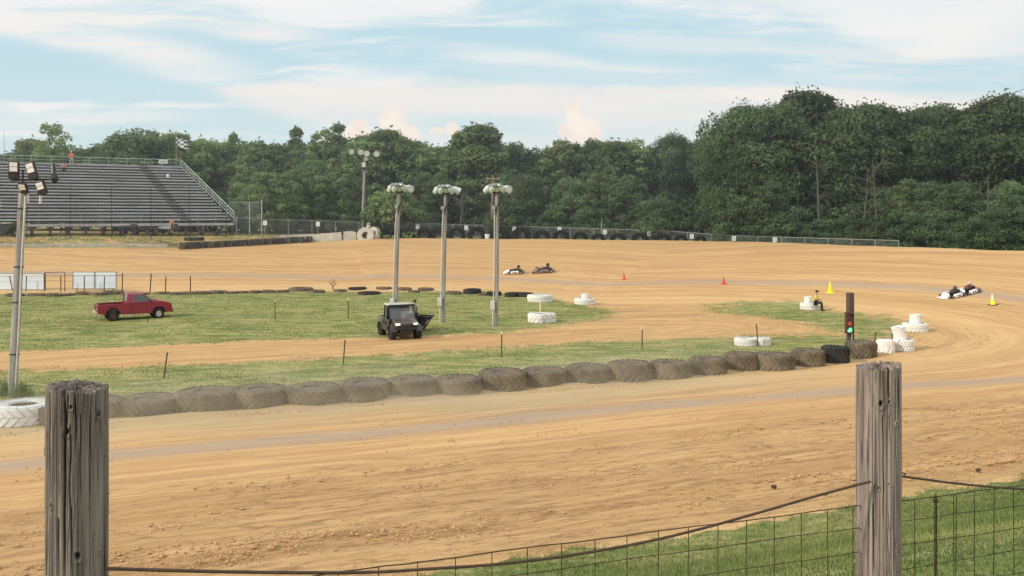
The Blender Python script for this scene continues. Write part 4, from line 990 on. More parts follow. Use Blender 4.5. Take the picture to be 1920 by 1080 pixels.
# top rail and sloping side rail
yt=1.5+RUN*NR+.65; zt=Z0+.42+RISE*(NR-1)
mb=MB()
for zz_ in (1.20,.8,.4): mb.tube([(rowx0(NR)-.15,yt,zt+zz_-.2),(LEN,yt,zt+zz_-.2)],.045 if zz_>1 else .03,6)
for x in np.arange(rowx0(NR)-.1,LEN,2.15): mb.tube([(x,yt,zt-.3),(x,yt,zt+1.0)],.045,6)
mb.build('top_rail',M_RAIL,bl)
mb=MB(); A=Vector((-.15,.4,Z0+.42)); B=Vector((rowx0(NR)-.2,yt,zt))
for zz_ in (1.0,.62,.22): mb.tube([A+Vector((0,0,zz_-.1)),B+Vector((0,0,zz_))],.048 if zz_>.9 else .035,6)
for u_ in np.linspace(0,1,9): q=A.lerp(B,u_); mb.tube([q+Vector((0,0,-.35)),q+Vector((0,0,.98))],.035,6)
mb.build('side_rail',M_RAIL,bl)
# stair aisles
for x_,lab in ((5.2,None),(28.5,None)):
    mb=MB()
    for i in range(NR): mb.box((x_+.17*i if x_<10 else x_+.0*i,1.5+RUN*i-.02,Z0+.42+RISE*i+.045),(1.15,.36,.05)); 
    mb.build('stair_aisle',M_BLKP,bl)
def bl_w(x,y,z): return Mb@Vector((x,y,z))
sg=empty('rail_sign',(0,0,0),label='small white sign hung on the top rail of the bleachers',cat='sign',M=Mb@Matrix.Translation((rowx0(NR)+2.0,yt-.06,zt+.72)))
MB().box((0,0,0),(1.1,.03,.55)).build('board',M_WSIGN,sg); MB().box((0,-.02,.05),(.7,.012,.08)).box((0,-.02,-.1),(.5,.012,.06)).build('lettering',M_STEEL,sg)
# tall catch fence posts in front
cf=empty('catch_fence',(0,0,0),label='tall thin catch fence posts with wires in front of the bleachers',cat='fence',M=Mb@Matrix.Translation((0,-1.6,-.1)))
for k,x in enumerate(np.arange(1.2,LEN,4.1)):
    MB().tube([(x,0,-.6),(x+.05*math.sin(k),0,5.5)],.035,6).build('post',M_DSTEEL,cf)
mb=MB()
for z_ in np.arange(.4,5.4,.55): mb.tube([(1.2,0,z_),(LEN,0,z_)],.006,4)
mb.build('wires',M_STEEL,cf)
tag(MB().tube([(0,0,0),(0,0,7.5)],[.06,.02],6).build('radio_mast',M_STEEL,M=Mb@Matrix.Translation((23.5,yt+2,zt-3.5))),'thin whip mast rising behind the bleachers at far left','mast')
# checkered flag behind the stand
m,t,p=new_mat('black_and_white_checks'); ck=t.node('ShaderNodeTexChecker'); t.link(t.mapping(obj_co(t),scale=(1,1,1)),ck.inputs[0]); ck.inputs['Scale'].default_value=3.6
ck.inputs[1].default_value=(.75,.75,.75,1); ck.inputs[2].default_value=(.02,.02,.02,1); t.link(ck.outputs[0],p.inputs['Base Color']); M_CHK=m
q=at(341,268,118.5); fl=empty('checkered_flag',(q.x,q.y,Z(q.x,q.y)),0,'black and white checkered flag flying high behind the bleachers','flag')
hf=q.z-Z(q.x,q.y); MB().tube([(-.75,0,0),(-.75,0,hf+1.0)],.04,6).build('pole',M_STEEL,fl)
vs=[];fs=[]
for i in range(9):
    for j in range(7):
        vs.append((-.72+1.5*i/8, .12*math.sin(i*.9), hf+.75-1.15*j/6-.5*i/8+.05*math.sin(i)))
for i in range(8):
    for j in range(6): b=i*7+j; fs.append((b,b+1,b+8,b+7))
MB().add(vs,fs).build('cloth',M_CHK,fl)
# low white wall in front of the bleachers, white barrier climbing to the mound
def wall_run(name,pts,h,th,mat,label,cat,parent_part=None,hh=None):
    mb=MB(); n=len(pts)
    vs=[];fs=[]
    for i,p in enumerate(pts):
        a=Vector(pts[max(i-1,0)]); b=Vector(pts[min(i+1,n-1)]); tn=(b-a); tn.z=0; tn.normalize(); nn=Vector((-tn.y,tn.x,0)); H=hh[i] if hh else h; p=Vector(p)
        for s_,z_ in ((-1.5,-.3),(-1,H*.6),(-.8,H),(.8,H),(1,H*.6),(1.5,-.3)): vs.append(p+nn*th*.5*s_+Vector((0,0,z_)))
    for i in range(n-1):
        for k in range(6): fs.append((i*6+k,i*6+(k+1)%6,(i+1)*6+(k+1)%6,(i+1)*6+k))
    fs.append(tuple(range(6))); fs.append(tuple((n-1)*6+k for k in range(5,-1,-1)))
    o=mb.add(vs,fs).build(name,mat); tag(o,label,cat); return o
def rimpts(pxs,off):
    out_=[]
    for px in pxs:
        q,a=rim_point(px); x,y=q[0]*(1+off/q[1]),q[1]+off; out_.append((x,y,Z(x,y)))
    return out_
wall_run('low_wall',rimpts(range(-60,336,22),1.3),.32,.22,M_CONC,'long low white wall along the track edge below the bleachers','wall')
wall_run('concrete_barrier',[rimpts([p],o)[0] for p,o in ((526,2.6),(545,2.4),(565,2.1),(590,1.7),(615,1.3),(640,1.0))],.8,.35,M_CONC,'whitewashed concrete barrier climbing toward the white tyre mound','barrier',hh=[.75,.8,.85,.85,.9,.95])
wall_run('concrete_barrier',rimpts([644,650,658,668],1.0),.8,.45,M_CONC,'short white end block of the barrier beside the white tyre','barrier',hh=[.95,1.0,1.0,.85])

# ------------------------------------------------------------------ far chain link fence with number signs
m,t,p=new_mat('chain_link'); oc=t.node('ShaderNodeTexCoord').outputs['UV']
M_LINK=m; p.inputs['Base Color'].default_value=(.22,.24,.23,1); p.inputs['Roughness'].default_value=.6
gx_=t.xyz(obj_co(t)); aa=t.m('ADD',t.m('MULTIPLY',gx_[0],1.0),gx_[2]); bb=t.m('SUBTRACT',gx_[0],gx_[2])
def wire(v_): return t.m('GREATER_THAN',t.m('ABSOLUTE',t.m('SUBTRACT',t.m('FRACT',t.m('MULTIPLY',v_,9.0)),.5)),.455)
t.link(t.m('MAXIMUM',wire(aa),wire(bb)),p.inputs['Alpha'])
FP=[]; 
def rim_fence(pxs,off): return rimpts(pxs,off)
fpx=list(range(497,1720,44)); 
fe=empty('chain_link_fence',(0,100,3.5),0,'long grey chain link fence behind the tyres on the far rim','fence')
base=Vector((0,100,3.5)); P_=[Vector(q) for q in rimpts(fpx,2.6)]
ytops={497:411,640:415,860:421,1090:428,1250:433,1370:442,1715:452}
def ftop(px,d): return HC-(np.interp(px,list(ytops),list(ytops.values()))-YH)/FPX*d
tops=[Vector((p.x,p.y,ftop(px,p.y))) for px,p in zip(fpx,P_)]
for px,p,q in zip(fpx,P_,tops): MB().tube([p-base-Vector((0,0,.4)),q-base],.035,6).build('post',M_STEEL,fe)
MB().tube([q-base for q in tops],.032,6).build('top_rail',M_STEEL,fe)
vs=[];fs=[]
for i,(p,q) in enumerate(zip(P_,tops)): vs+= [p-base-Vector((0,0,.3)),q-base]
for i in range(len(P_)-1): fs.append((2*i,2*i+1,2*i+3,2*i+2))
MB().add(vs,fs).build('mesh_fabric',M_LINK,fe)
SG=[(497,418),(596,420),(691,422),(783,425),(874,427),(964,429),(1049,430),(1134,435),(1217,438),(1297,443),(1376,447),(1453,450)]
def digit_curve(ch,size,mat,parent,loc):
    cu=bpy.data.curves.new('number','FONT'); cu.body=ch; cu.size=size; cu.align_x='CENTER'; cu.align_y='CENTER'; cu.extrude=.004
    o=bpy.data.objects.new('number',cu); COL.objects.link(o); cu.materials.append(mat); o.parent=parent; o.location=loc; o.rotation_euler=(PI/2,0,0); return o
SGL=['at the left end of the far fence','above the white barrier','above the big white tyre on the mound','right of the first light pole','right of the middle light pole','first right of the third light pole','second right of the third light pole','by the post where the overhead wire ends','fourth right of the third light pole','in front of the green field gap','just right of the green field gap','furthest right on the fence']
for i,(px,py) in enumerate(SG):
    q=rimpts([px],2.3)[0]; d=q[1]; zc=HC-(py-YH)/FPX*d; s=empty('lane_sign',(q[0],q[1],Z(q[0],q[1])),0,'small white number plate on a stake, '+SGL[i],'sign','small white plates along the far fence')
    hz=zc-Z(q[0],q[1]); MB().tube([(0,.02,-.3),(0,.02,hz)],.03,6).build('stake',M_STEEL,s); MB().box((0,0,hz),(.44,.03,.52)).build('plate',M_WSIGN,s)
    MB().box((0,-.02,hz),(.07,.01,.26)).build('mark',M_STEEL,s)
# tall backstop frame right of the bleachers
q=G(467,440); bf=empty('mesh_backstop',(at(467,440,109).x,109,4.0),0,'tall rectangular mesh frame standing right of the bleachers','fence')
X0=lambda px:(px-467)/FPX*109
for px,t0 in ((443,405),(468,379),(491,375)): MB().tube([(X0(px),0,-.5),(X0(px),0,HC-(t0-YH)/FPX*109-4)],.06,6).build('post',M_RAIL,bf)
zt2=HC-(379-YH)/FPX*109-4; MB().tube([(X0(430),0,zt2),(X0(491),0,zt2)],.04,6).tube([(X0(443),0,zt2-1.9),(X0(491),0,zt2-1.9)],.03,6).build('rail',M_STEEL,bf)
MB().box(((X0(437)+X0(491))/2,.0,zt2/2),(X0(491)-X0(437),.01,zt2)).build('mesh_fabric',M_LINK,bf)
# white bucket on the rim
q=rimpts([914],.6)[0]; b=MB().lathe([(.24,0),(.34,.55),(.31,.55),(.22,.04)],20).build('bucket',M_WSIGN); b.location=q; tag(b,'white bucket standing on the rim left of the third light pole','bucket')
# field road strip
xs_=np.linspace(24,46,12); vs=[];fs=[]
for i,x in enumerate(xs_): vs+=[(x,188-(x-24)*.3,Z(x,188-(x-24)*.3)+.05),(x,194-(x-24)*.3,Z(x,194-(x-24)*.3)+.05)]
for i in range(11): fs.append((2*i,2*i+2,2*i+3,2*i+1))
tag(MB().add(vs,fs).build('gravel_road',simple('pale_gravel',(.60,.58,.50),.95,scale=2)),kind='structure')
# ------------------------------------------------------------------ light poles
def aim(loc,d):   # matrix whose local -Z looks along d
    return Matrix.Translation(loc)@Vector(d).to_track_quat('-Z','Y').to_matrix().to_4x4()
def flood(parent,loc,d,r=.27,L=.5,open_=True):
    M_=aim(loc,d); h=empty('floodlight',M=None); h.parent=parent; h.matrix_local=M_
    MB().lathe([(.07,.34*L),(.13,.30*L),(.16,.12*L),(.19,.0),(r,-.42*L),(r*1.05,-.45*L),(r*.98,-.44*L),(.17,0.02),(.10,.1*L)],18).build('reflector',M_FLOODW,h)
    MB().lathe([(0,-.36*L),(r*.9,-.40*L),(0,-.405*L)],18).build('lens',M_FLOOD,h)
    MB().lathe([(.06,.30*L),(.10,.34*L),(.10,.62*L),(.05,.66*L)],12).build('ballast_housing',M_STEEL,h)
    return h
def stem(parent,pts,r0,r1,mat,name='pole'):
    n=len(pts); return MB().tube(dense(pts,4),[r0+(r1-r0)*i/((n-1)*4) for i in range((n-1)*4+1)],14).build(name,mat,parent)
def lamp_pole(base_px,base_py,top_px,top_py,lab,dirs,conx,mid=0,far=False):
    g=G(base_px,base_py); d=g.y; e=empty('light_pole',tuple(g),0,lab,'light pole','wooden light poles in the infield')
    tp=at(top_px,top_py+6,d)-g; h=tp.z; lx=tp.x
    stem(e,[(0,0,-.2),(lx*.3+mid,0,h*.33),(lx*.7+mid,0,h*.68),(lx,0,h)],.118,.095,M_POLE)
    ca=MB().box((lx+.05,-.15,h-.28),(1.2,.07,.08)).box((lx+.05,-.05,h-.28),(.12,.25,.14)); ca.build('crossarm',M_DSTEEL,e)
    MB().tube([(lx+.38,-.17,h-.3),(lx+.02,-.17,h-1.15),(lx-.05,-.15,h-1.55)],.035,8).tube([(lx-.40,-.17,h-.3),(lx-.18,-.17,h-1.1)],.016,6).build('brace',M_DSTEEL,e)
    for k,dx in enumerate((-.54,-.28,-.01,.26,.53)):
        flood(e,(lx+.05+dx,-.2-(.12 if k%2 else 0),h-.05),dirs[k],r=.145 if k<4 else .22,L=.62)
        MB().tube([(lx+.05+dx,-.17,h-.28),(lx+.05+dx,-.2,h-.1)],.02,6).build('lamp_bracket',M_DSTEEL,e)
    MB().tube(dense([(lx-.13,-.10,h-1.2),(lx*.8-.155+mid,-.10,h*.72),(lx*.4-.165+mid,-.10,h*.4),(-.15,-.10,1.15)],4),.03,8).tube([(-.18,-.16,1.1),(-.18,-.16,-.1)],.03,8).build('conduit',M_CAN,e)
    MB().box((-.19,-.18,1.22),(.26,.16,.52)).build('meter_box',M_CAN,e,bevel=.02)
    MB().box((lx-.17,-.12,h-1.15),(.2,.16,.22)).build('junction_box',M_STEEL,e)
    return e
DL=[(-.9,.35,-.25),(-.75,.6,-.3),(-.25,.9,-.3),(.45,.8,-.28),(.8,-.55,-.22)]
lamp_pole(742,606,749,345,'wooden light pole standing directly behind the utility vehicle',[(-.45,.75,-.6),(-.3,.8,-.6),(-.05,.8,-.6),(.35,.75,-.55),(.55,-.8,-.2)],0,mid=-.03)
lamp_pole(831,604,835.5,348,'middle one of the three wooden light poles, standing on open grass',[(-.5,.7,-.6),(-.3,.8,-.6),(-.05,.8,-.62),(.3,.75,-.6),(.75,.25,-.4)],0)
lamp_pole(930,612,931,346,'wooden light pole nearest the white tyres and karts',[(-.55,.6,-.55),(-.35,.75,-.6),(-.1,.8,-.6),(.35,.7,-.5),(.55,-.8,-.2)],0,mid=.04)
# far pole with four lamps
g=Vector((*at(680,428,111).xy,0)); g.z=Z(g.x,g.y); e=empty('light_pole',tuple(g),0,'slim pale light pole with four lamps beyond the white tyre mound','light pole','light pole beyond the far rim')
h=at(684,290,g.y).z-g.z; lx=.28
stem(e,[(0,0,-.3),(.08,0,h*.4),(.2,0,h*.75),(lx,0,h)],.20,.13,M_POLE)
MB().box((lx+.05,-.16,h-.05),(3.5,.1,.12)).build('crossarm',M_DSTEEL,e)
MB().tube([(lx+.95,-.16,h-.08),(lx+.05,-.16,h-1.25)],.05,6).tube([(lx-.95,-.16,h-.08),(lx-.05,-.16,h-1.0)],.03,6).build('brace',M_DSTEEL,e)
for dx,dr,zz_ in ((-1.72,(.55,-.8,-.2),.38),(-.55,(.35,-.9,-.2),.34),(.25,(.1,-.95,-.25),.2),(1.45,(.1,-.95,-.3),.15)): flood(e,(lx+dx,-.22,h+zz_),dr,r=.36,L=.7)
MB().box((lx+.2,-.2,h-.55),(.34,.3,.42)).build('ballast_box',M_STEEL,e); MB().box((lx-.1,-.24,h-1.25),(.4,.25,.55)).build('control_box',M_FLOODW,e); MB().box((lx-.1,-.24,h-1.75),(.42,.3,.28)).build('lower_box',M_BLKP,e)
# utility pole behind the third light pole
g=Vector((*at(923,440,109).xy,0)); g.z=Z(g.x,g.y); e=empty('utility_pole',tuple(g),0,'brown utility pole with a small crossarm behind the third light pole','utility pole')
h=at(924,329,g.y).z-g.z
stem(e,[(0,0,-.3),(.02,0,h*.5),(.08,0,h)],.19,.12,simple('brown_pole_wood',(.22,.13,.10),.9,var=.25,scale=4,stretch=(3,3,.4)))
MB().box((.08,-.1,h-.38),(1.6,.1,.1)).build('crossarm',simple('light_crossarm',(.40,.28,.18),.9,scale=5),e)
for dx in (-.7,.7): MB().lathe([(.03,0),(.05,.06),(.03,.14)],8,M=Matrix.Translation((.08+dx,-.1,h-.33))).build('insulator',M_STEEL,e)
# leaning pole with LED floods at left
g=G(23,742); d=g.y; e=empty('light_pole',tuple(g),0,'tall split wooden pole leaning right with flat LED floodlights, at far left','light pole')
tp=at(43,352,d)-g; h=tp.z; lx=tp.x
stem(e,[(0,0,-.2),(lx*.28,0,h*.3),(lx*.66,0,h*.66),(lx,0,h)],.165,.13,M_POLE)
MB().tube(dense([(.16,-.12,0),(lx*.3+.17,-.12,h*.3),(lx*.66+.15,-.12,h*.66),(lx+.14,-.1,h-.3)],4),.03,8).build('conduit',M_CAN,e)
for q in (.2,.45,.62,.9): MB().lathe([(.168,-.02),(.172,.02)],14,M=Matrix.Translation((lx*q,0,h*q))).build('strap',M_DSTEEL,e)
P0=lambda px,py:at(px,py,d)-g
MB().tube([P0(20,338),P0(110,336)],.035,8).tube([P0(43,362),P0(43,318)],.03,8).tube([P0(30,350),P0(85,350)],.025,6).build('crossarm',M_DSTEEL,e)
def led(px,py,wpx,hpx,yaw,tilt,roll,gapb=True):
    s=FPX/d; c=P0(px,py); c.y-=.15; h_=empty('led_floodlight'); h_.parent=e; h_.matrix_local=Matrix.Translation(c)@Euler((tilt,roll,yaw),'XYZ').to_matrix().to_4x4()
    W,Hh=wpx/s,hpx/s
    MB().box((0,.03,0),(W,.09,Hh)).build('housing',M_BLKP,h_,bevel=.01)
    for j,(a,b) in enumerate(((.20,.44),(-.08,.17))): MB().box((0,-.025,Hh*(a+b)/2),(W*.78,.02,Hh*(b-a))).build('led_panel',M_LED,h_)
    MB().box((0,.0,-Hh*.34),(W*.95,.12,Hh*.22)).build('driver_box',M_BLKP,h_)
    MB().tube([(0,.1,-Hh*.1),(0,.12,-Hh*.62)],.025,6).build('bracket',M_DSTEEL,h_)
led(30,319,18,33,.1,.15,.05); led(63,321,19,33,-.25,.15,-.22); led(47,354,16,20,-.1,.5,.05); led(81,353,19,25,-.3,.25,-.2)
led(104,326,16,36,-1.25,.1,-.6)
for px_ in (52,76): MB().tube([P0(px_,364),P0(px_,382)],.045,8).build('sensor',M_CAN,e)
# weeds round its foot
for i,(px,py,w_,lab) in enumerate(((7,742,.5,'dark weed left of the foot of the leaning pole'),(45,744,.45,'dark weed right of the foot of the leaning pole'),(36,748,.3,'small weed in front of the leaning pole'))):
    g=G(px,py); n=160; P=np.stack([rs.normal(0,w_*.35,n),rs.normal(0,w_*.3,n)],1); V=[];
    for q in P:
        H_=rs.uniform(.15,.75)*(1-min(.7,abs(q[0])/w_*.8)); a=rs.uniform(0,6.28); r0=np.array([math.cos(a),math.sin(a)])*.02; ln=rs.normal(0,.1,2)
        V+= [(q[0]-r0[0],q[1]-r0[1],-.03),(q[0]+r0[0],q[1]+r0[1],-.03),(q[0]+ln[0],q[1]+ln[1],H_)]
        for u_ in (.5,.8):
            c=np.array([q[0]+ln[0]*u_,q[1]+ln[1]*u_,H_*u_]); b=rs.normal(0,.025,(3,3)); V+= [tuple(c+b[0]),tuple(c+b[1]),tuple(c+b[2])]
    o=np_mesh('weed',np.array(V),np.arange(len(V)).reshape(-1,3),M_LEAF,attrs={'tone':rs.uniform(0,.6,len(V))}); o.location=g; tag(o,lab,'plant','weeds at the foot of the leaning pole')
# bare shrub
g=G(624,543); mb=MB(); mb.tube([(0,0,-.1),(.02,0,.9)],[.05,.015],6)
for a,b in (((0,0,.25),(-.3,0,.6)),((0,0,.2),(.33,.1,.55)),((-.15,0,.42),(-.2,0,.75)),((.2,.05,.42),(.16,0,.7)),((0,0,.5),(.18,0,.8))): mb.tube([a,b],[.03,.01],5)
o=mb.build('bare_shrub',M_RUST); o.location=g; tag(o,'small leafless shrub among the sunken tyres','shrub')

# ------------------------------------------------------------------ thin stakes
STK=[((306,710),(314,661),'thin rusty stake leaning right, on the near grass strip beyond the left post',0),((643,684),(647,638),'thin stake on the near grass strip below the utility vehicle',0),((940,670),(941,622),'yellow tipped stake on the near grass strip below the third light pole',1),
((1204,655),(1204,613),'yellow tipped stake on the near grass strip, right of the lone white tyre',1),((1422,650),(1418,608),'thin stake between the two half sunk white tyres',0),((1639,640),(1643,622),'short stake between the traffic light and the plain white tyre',0),((1673,661),(1673,626),'thin pale stake in front of the plain white tyre',0),
((516,601),(516,562),'thin green stake on the grass right of the red truck',1),((653,597),(653,559),'thin stake on the grass left of the utility vehicle',1),((1013,590),(1013,563),'pale stake between two white tyres near the light poles',2),
((277,605),(277,598),'tiny stub of a stake in front of the red truck',0)]
for (b,tp_,lab,c) in STK:
    g=G(*b); tpw=at(tp_[0],tp_[1],g.y)-g; r0=.028 if c<2 else .05
    e=empty('stake',tuple(g),0,lab,'stake','thin stakes in the infield'); MB().tube([(0,0,-.15),tuple(tpw*.9)],r0,7).build('shaft',M_RUST if c<2 else M_CONEP,e)
    MB().tube([tuple(tpw*.9),tuple(tpw)],r0*1.15,7).build('tip',M_CONEP if c else M_RUST,e)
# ------------------------------------------------------------------ white panels and their fence
def panel(px0,px1,py0,py1,lab,div,d):
    c=at((px0+px1)/2,py1,d); W=(px1-px0)/FPX*d; H=(py1-py0)/FPX*d; e=empty('display_board',(c.x,c.y,c.z),0,lab,'board','white boards at the infield edge')
    MB().box((0,0,H/2),(W,.04,H)).build('sheet',M_BOARD,e)
    mb=MB(); 
    for x in (-W/2,W/2): mb.box((x,0,H/2),(.06,.08,H+.1))
    for z_ in (0,H): mb.box((0,0,z_),(W-.06,.07,.06))
    mb.build('frame',M_STEEL,e)
    MB().box((0,-.02,H*.87),(W*.97,.02,H*.22)).build('upper_strip',M_WSIGN,e)
    if div: MB().box((W*.0,-.05,H/2),(.05,.06,H)).build('divider',M_STEEL,e)
    for x in (-W*.42,W*.42): MB().tube([(x,.08,-.9),(x,.08,.3)],.04,6).build('leg',M_DSTEEL,e)
    return e
dP=G(170,549).y
panel(137,218,510,541,'white panel with a dark centre bar, beyond the red truck bed',True,dP+.6)
panel(41,83,513,543,'narrow white panel right of the leaning pole',False,dP+.4)
panel(-40,28,513,543,'white panel cut by the left frame edge, behind the leaning pole',False,dP+.4)
e=empty('rail_fence',tuple(Vector((at(150,549,dP).x,dP,0.))),0,'low rusty fence with one wire running past the white panels','fence'); ob=Vector((at(150,549,dP).x,dP,0))
for (b0,t0) in ((25,18),(48,50),(84,83),(114,114),(158,158),(195,196),(229,230)):
    a=at(b0,552,dP)-ob; a.z=-.1; b=at(t0,512 if b0 in (84,229) else 518,dP)-ob; MB().tube([a,b],.04,6).build('post',M_RUST,e)
q0=at(-40,518,dP)-ob; q1=at(230,516.5,dP)-ob; MB().tube([q0,q1],.018,5).build('wire',M_DSTEEL,e)
e=empty('open_frame',tuple(at(103,541,dP+.3)),0,'empty rusty frame between the two right hand white panels','frame'); s_=dP/FPX
MB().tube([(-18*s_,0,0),(-18*s_,0,30*s_),(18.5*s_,0,31*s_),(18.5*s_,0,0)],.035,6).build('hoop',M_RUST,e); MB().tube([(18.5*s_,0,0),(18.5*s_,0,-.55)],.04,6).build('leg',M_RUST,e)
for i,(b0,t0,ty) in enumerate(((281,283.5,513),(310,311,519),(357,357,518))):
    g=G(b0,549); e=empty('stake',tuple(g),0,['tall dark stake beyond the roof of the red truck','dark stake just beyond the bonnet of the red truck','dark stake to the right beyond the red truck'][i],'stake','dark stakes along the far infield edge'); tp_=at(t0,ty,g.y)-g
    MB().tube([(0,0,-.1),tuple(tp_)],.045,6).build('shaft',M_RUST,e)

# ------------------------------------------------------------------ traffic light on a timber post
g=G(1594,640); d=g.y; s=FPX/d; e=empty('traffic_light',tuple(g),.12,'dark timber post with a three lamp traffic light showing green','traffic light')
MB().box((0,0,91/s/2-.1),(.30,.30,91/s+.2)).build('post',M_TPOST,e,bevel=.02)
hx=-.21; hz=(640-604)/s
MB().box((hx,-.26,hz),(.34,.22,1.06)).build('housing',simple('dark_red_housing',(.09,.03,.03),.6,scale=8,var=.3),e,bevel=.015)
M_GRN=simple('lit_green_lens',(.2,1,.5),.3,emis=(.16,1.0,.38),emis_s=1.3); M_REDL=simple('dim_red_lens',(.60,.10,.08),.35,scale=8,emis=(1,.12,.08),emis_s=.15); M_OFF=simple('dark_lens',(.10,.05,.045),.35,scale=8)
for z_,mt,nm in ((.33,M_OFF,'top_lens'),(0,M_REDL,'red_lens'),(-.35,M_GRN,'green_lens')):
    MB().lathe([(0,.05),(.08,.035),(.125,0)],18,M=Matrix.Translation((hx,-.375,hz+z_))@Matrix.Rotation(PI/2,4,'X')).build(nm,mt,e)
    vs=[];fs=[]
    for k in range(11):
        a=PI*(k/10); 
        for y in (0,.12): vs.append((hx+.135*math.cos(a),-.37-y,hz+z_+.135*math.sin(a)))
    for k in range(10): fs.append((2*k,2*k+1,2*k+3,2*k+2))
    MB().add(vs,fs).build('visor',M_BLKP,e)
MB().tube([(.0,-.17,.05),(.0,-.17,hz-.5)],.03,6).build('conduit',M_CAN,e)

# ------------------------------------------------------------------ cones
def cone(px,py,hpx,mat,lab,collar=None):
    g=G(px,py); H=hpx/FPX*g.y; e=empty('traffic_cone',M=place(g.x,g.y,.3,align=True),label=lab,cat='cone',group='cones on the track')
    MB().box((0,0,.02),(H*.62,H*.62,.04)).build('base',mat if collar is None else M_BLKP,e,bevel=.01)
    MB().lathe([(H*.22,.04),(H*.15,H*.42)],20).build('body',mat,e); MB().lathe([(H*.151,H*.42),(H*.10,H*.68)],20).build('collar',collar or mat,e); MB().lathe([(H*.10,H*.68),(H*.035,H),(0,H)],20).build('tip',collar or mat,e)
cone(1170,524,13,M_CONER,'small red cone on the far side of the turn, left one of the two'); cone(1357,533,15,M_CONER,'small red cone halfway between the other red cone and the yellow cone')
cone(1557,549,21,M_CONEY,'bright yellow cone above the seated marshal',None); cone(1862,572,22,M_CONEY,'yellow cone with a pale top near the right frame edge',M_CONEP)

# ------------------------------------------------------------------ people
def skin_obj(name,J,E,Rr,root,mat,parent,sub=1):
    me=bpy.data.meshes.new(name); keys=list(J); ix={k:i for i,k in enumerate(keys)}
    me.from_pydata([J[k] for k in keys],[(ix[a],ix[b]) for a,b in E],[]); me.materials.append(mat)
    o=bpy.data.objects.new(name,me); COL.objects.link(o); o.parent=parent
    o.modifiers.new('Skin','SKIN').use_smooth_shade=True
    sv=me.skin_vertices[0].data if me.skin_vertices else None
    if sv is None:
        bm=bmesh.new(); bm.from_mesh(me); bm.verts.layers.skin.verify(); bm.to_mesh(me); bm.free(); sv=me.skin_vertices[0].data
    for k in keys:
        r=Rr[k]; r=r if isinstance(r,tuple) else (r,r); sv[ix[k]].radius=r; sv[ix[k]].use_root=(k==root)
    m_=o.modifiers.new('Sub','SUBSURF'); m_.levels=sub; m_.render_levels=sub; return o
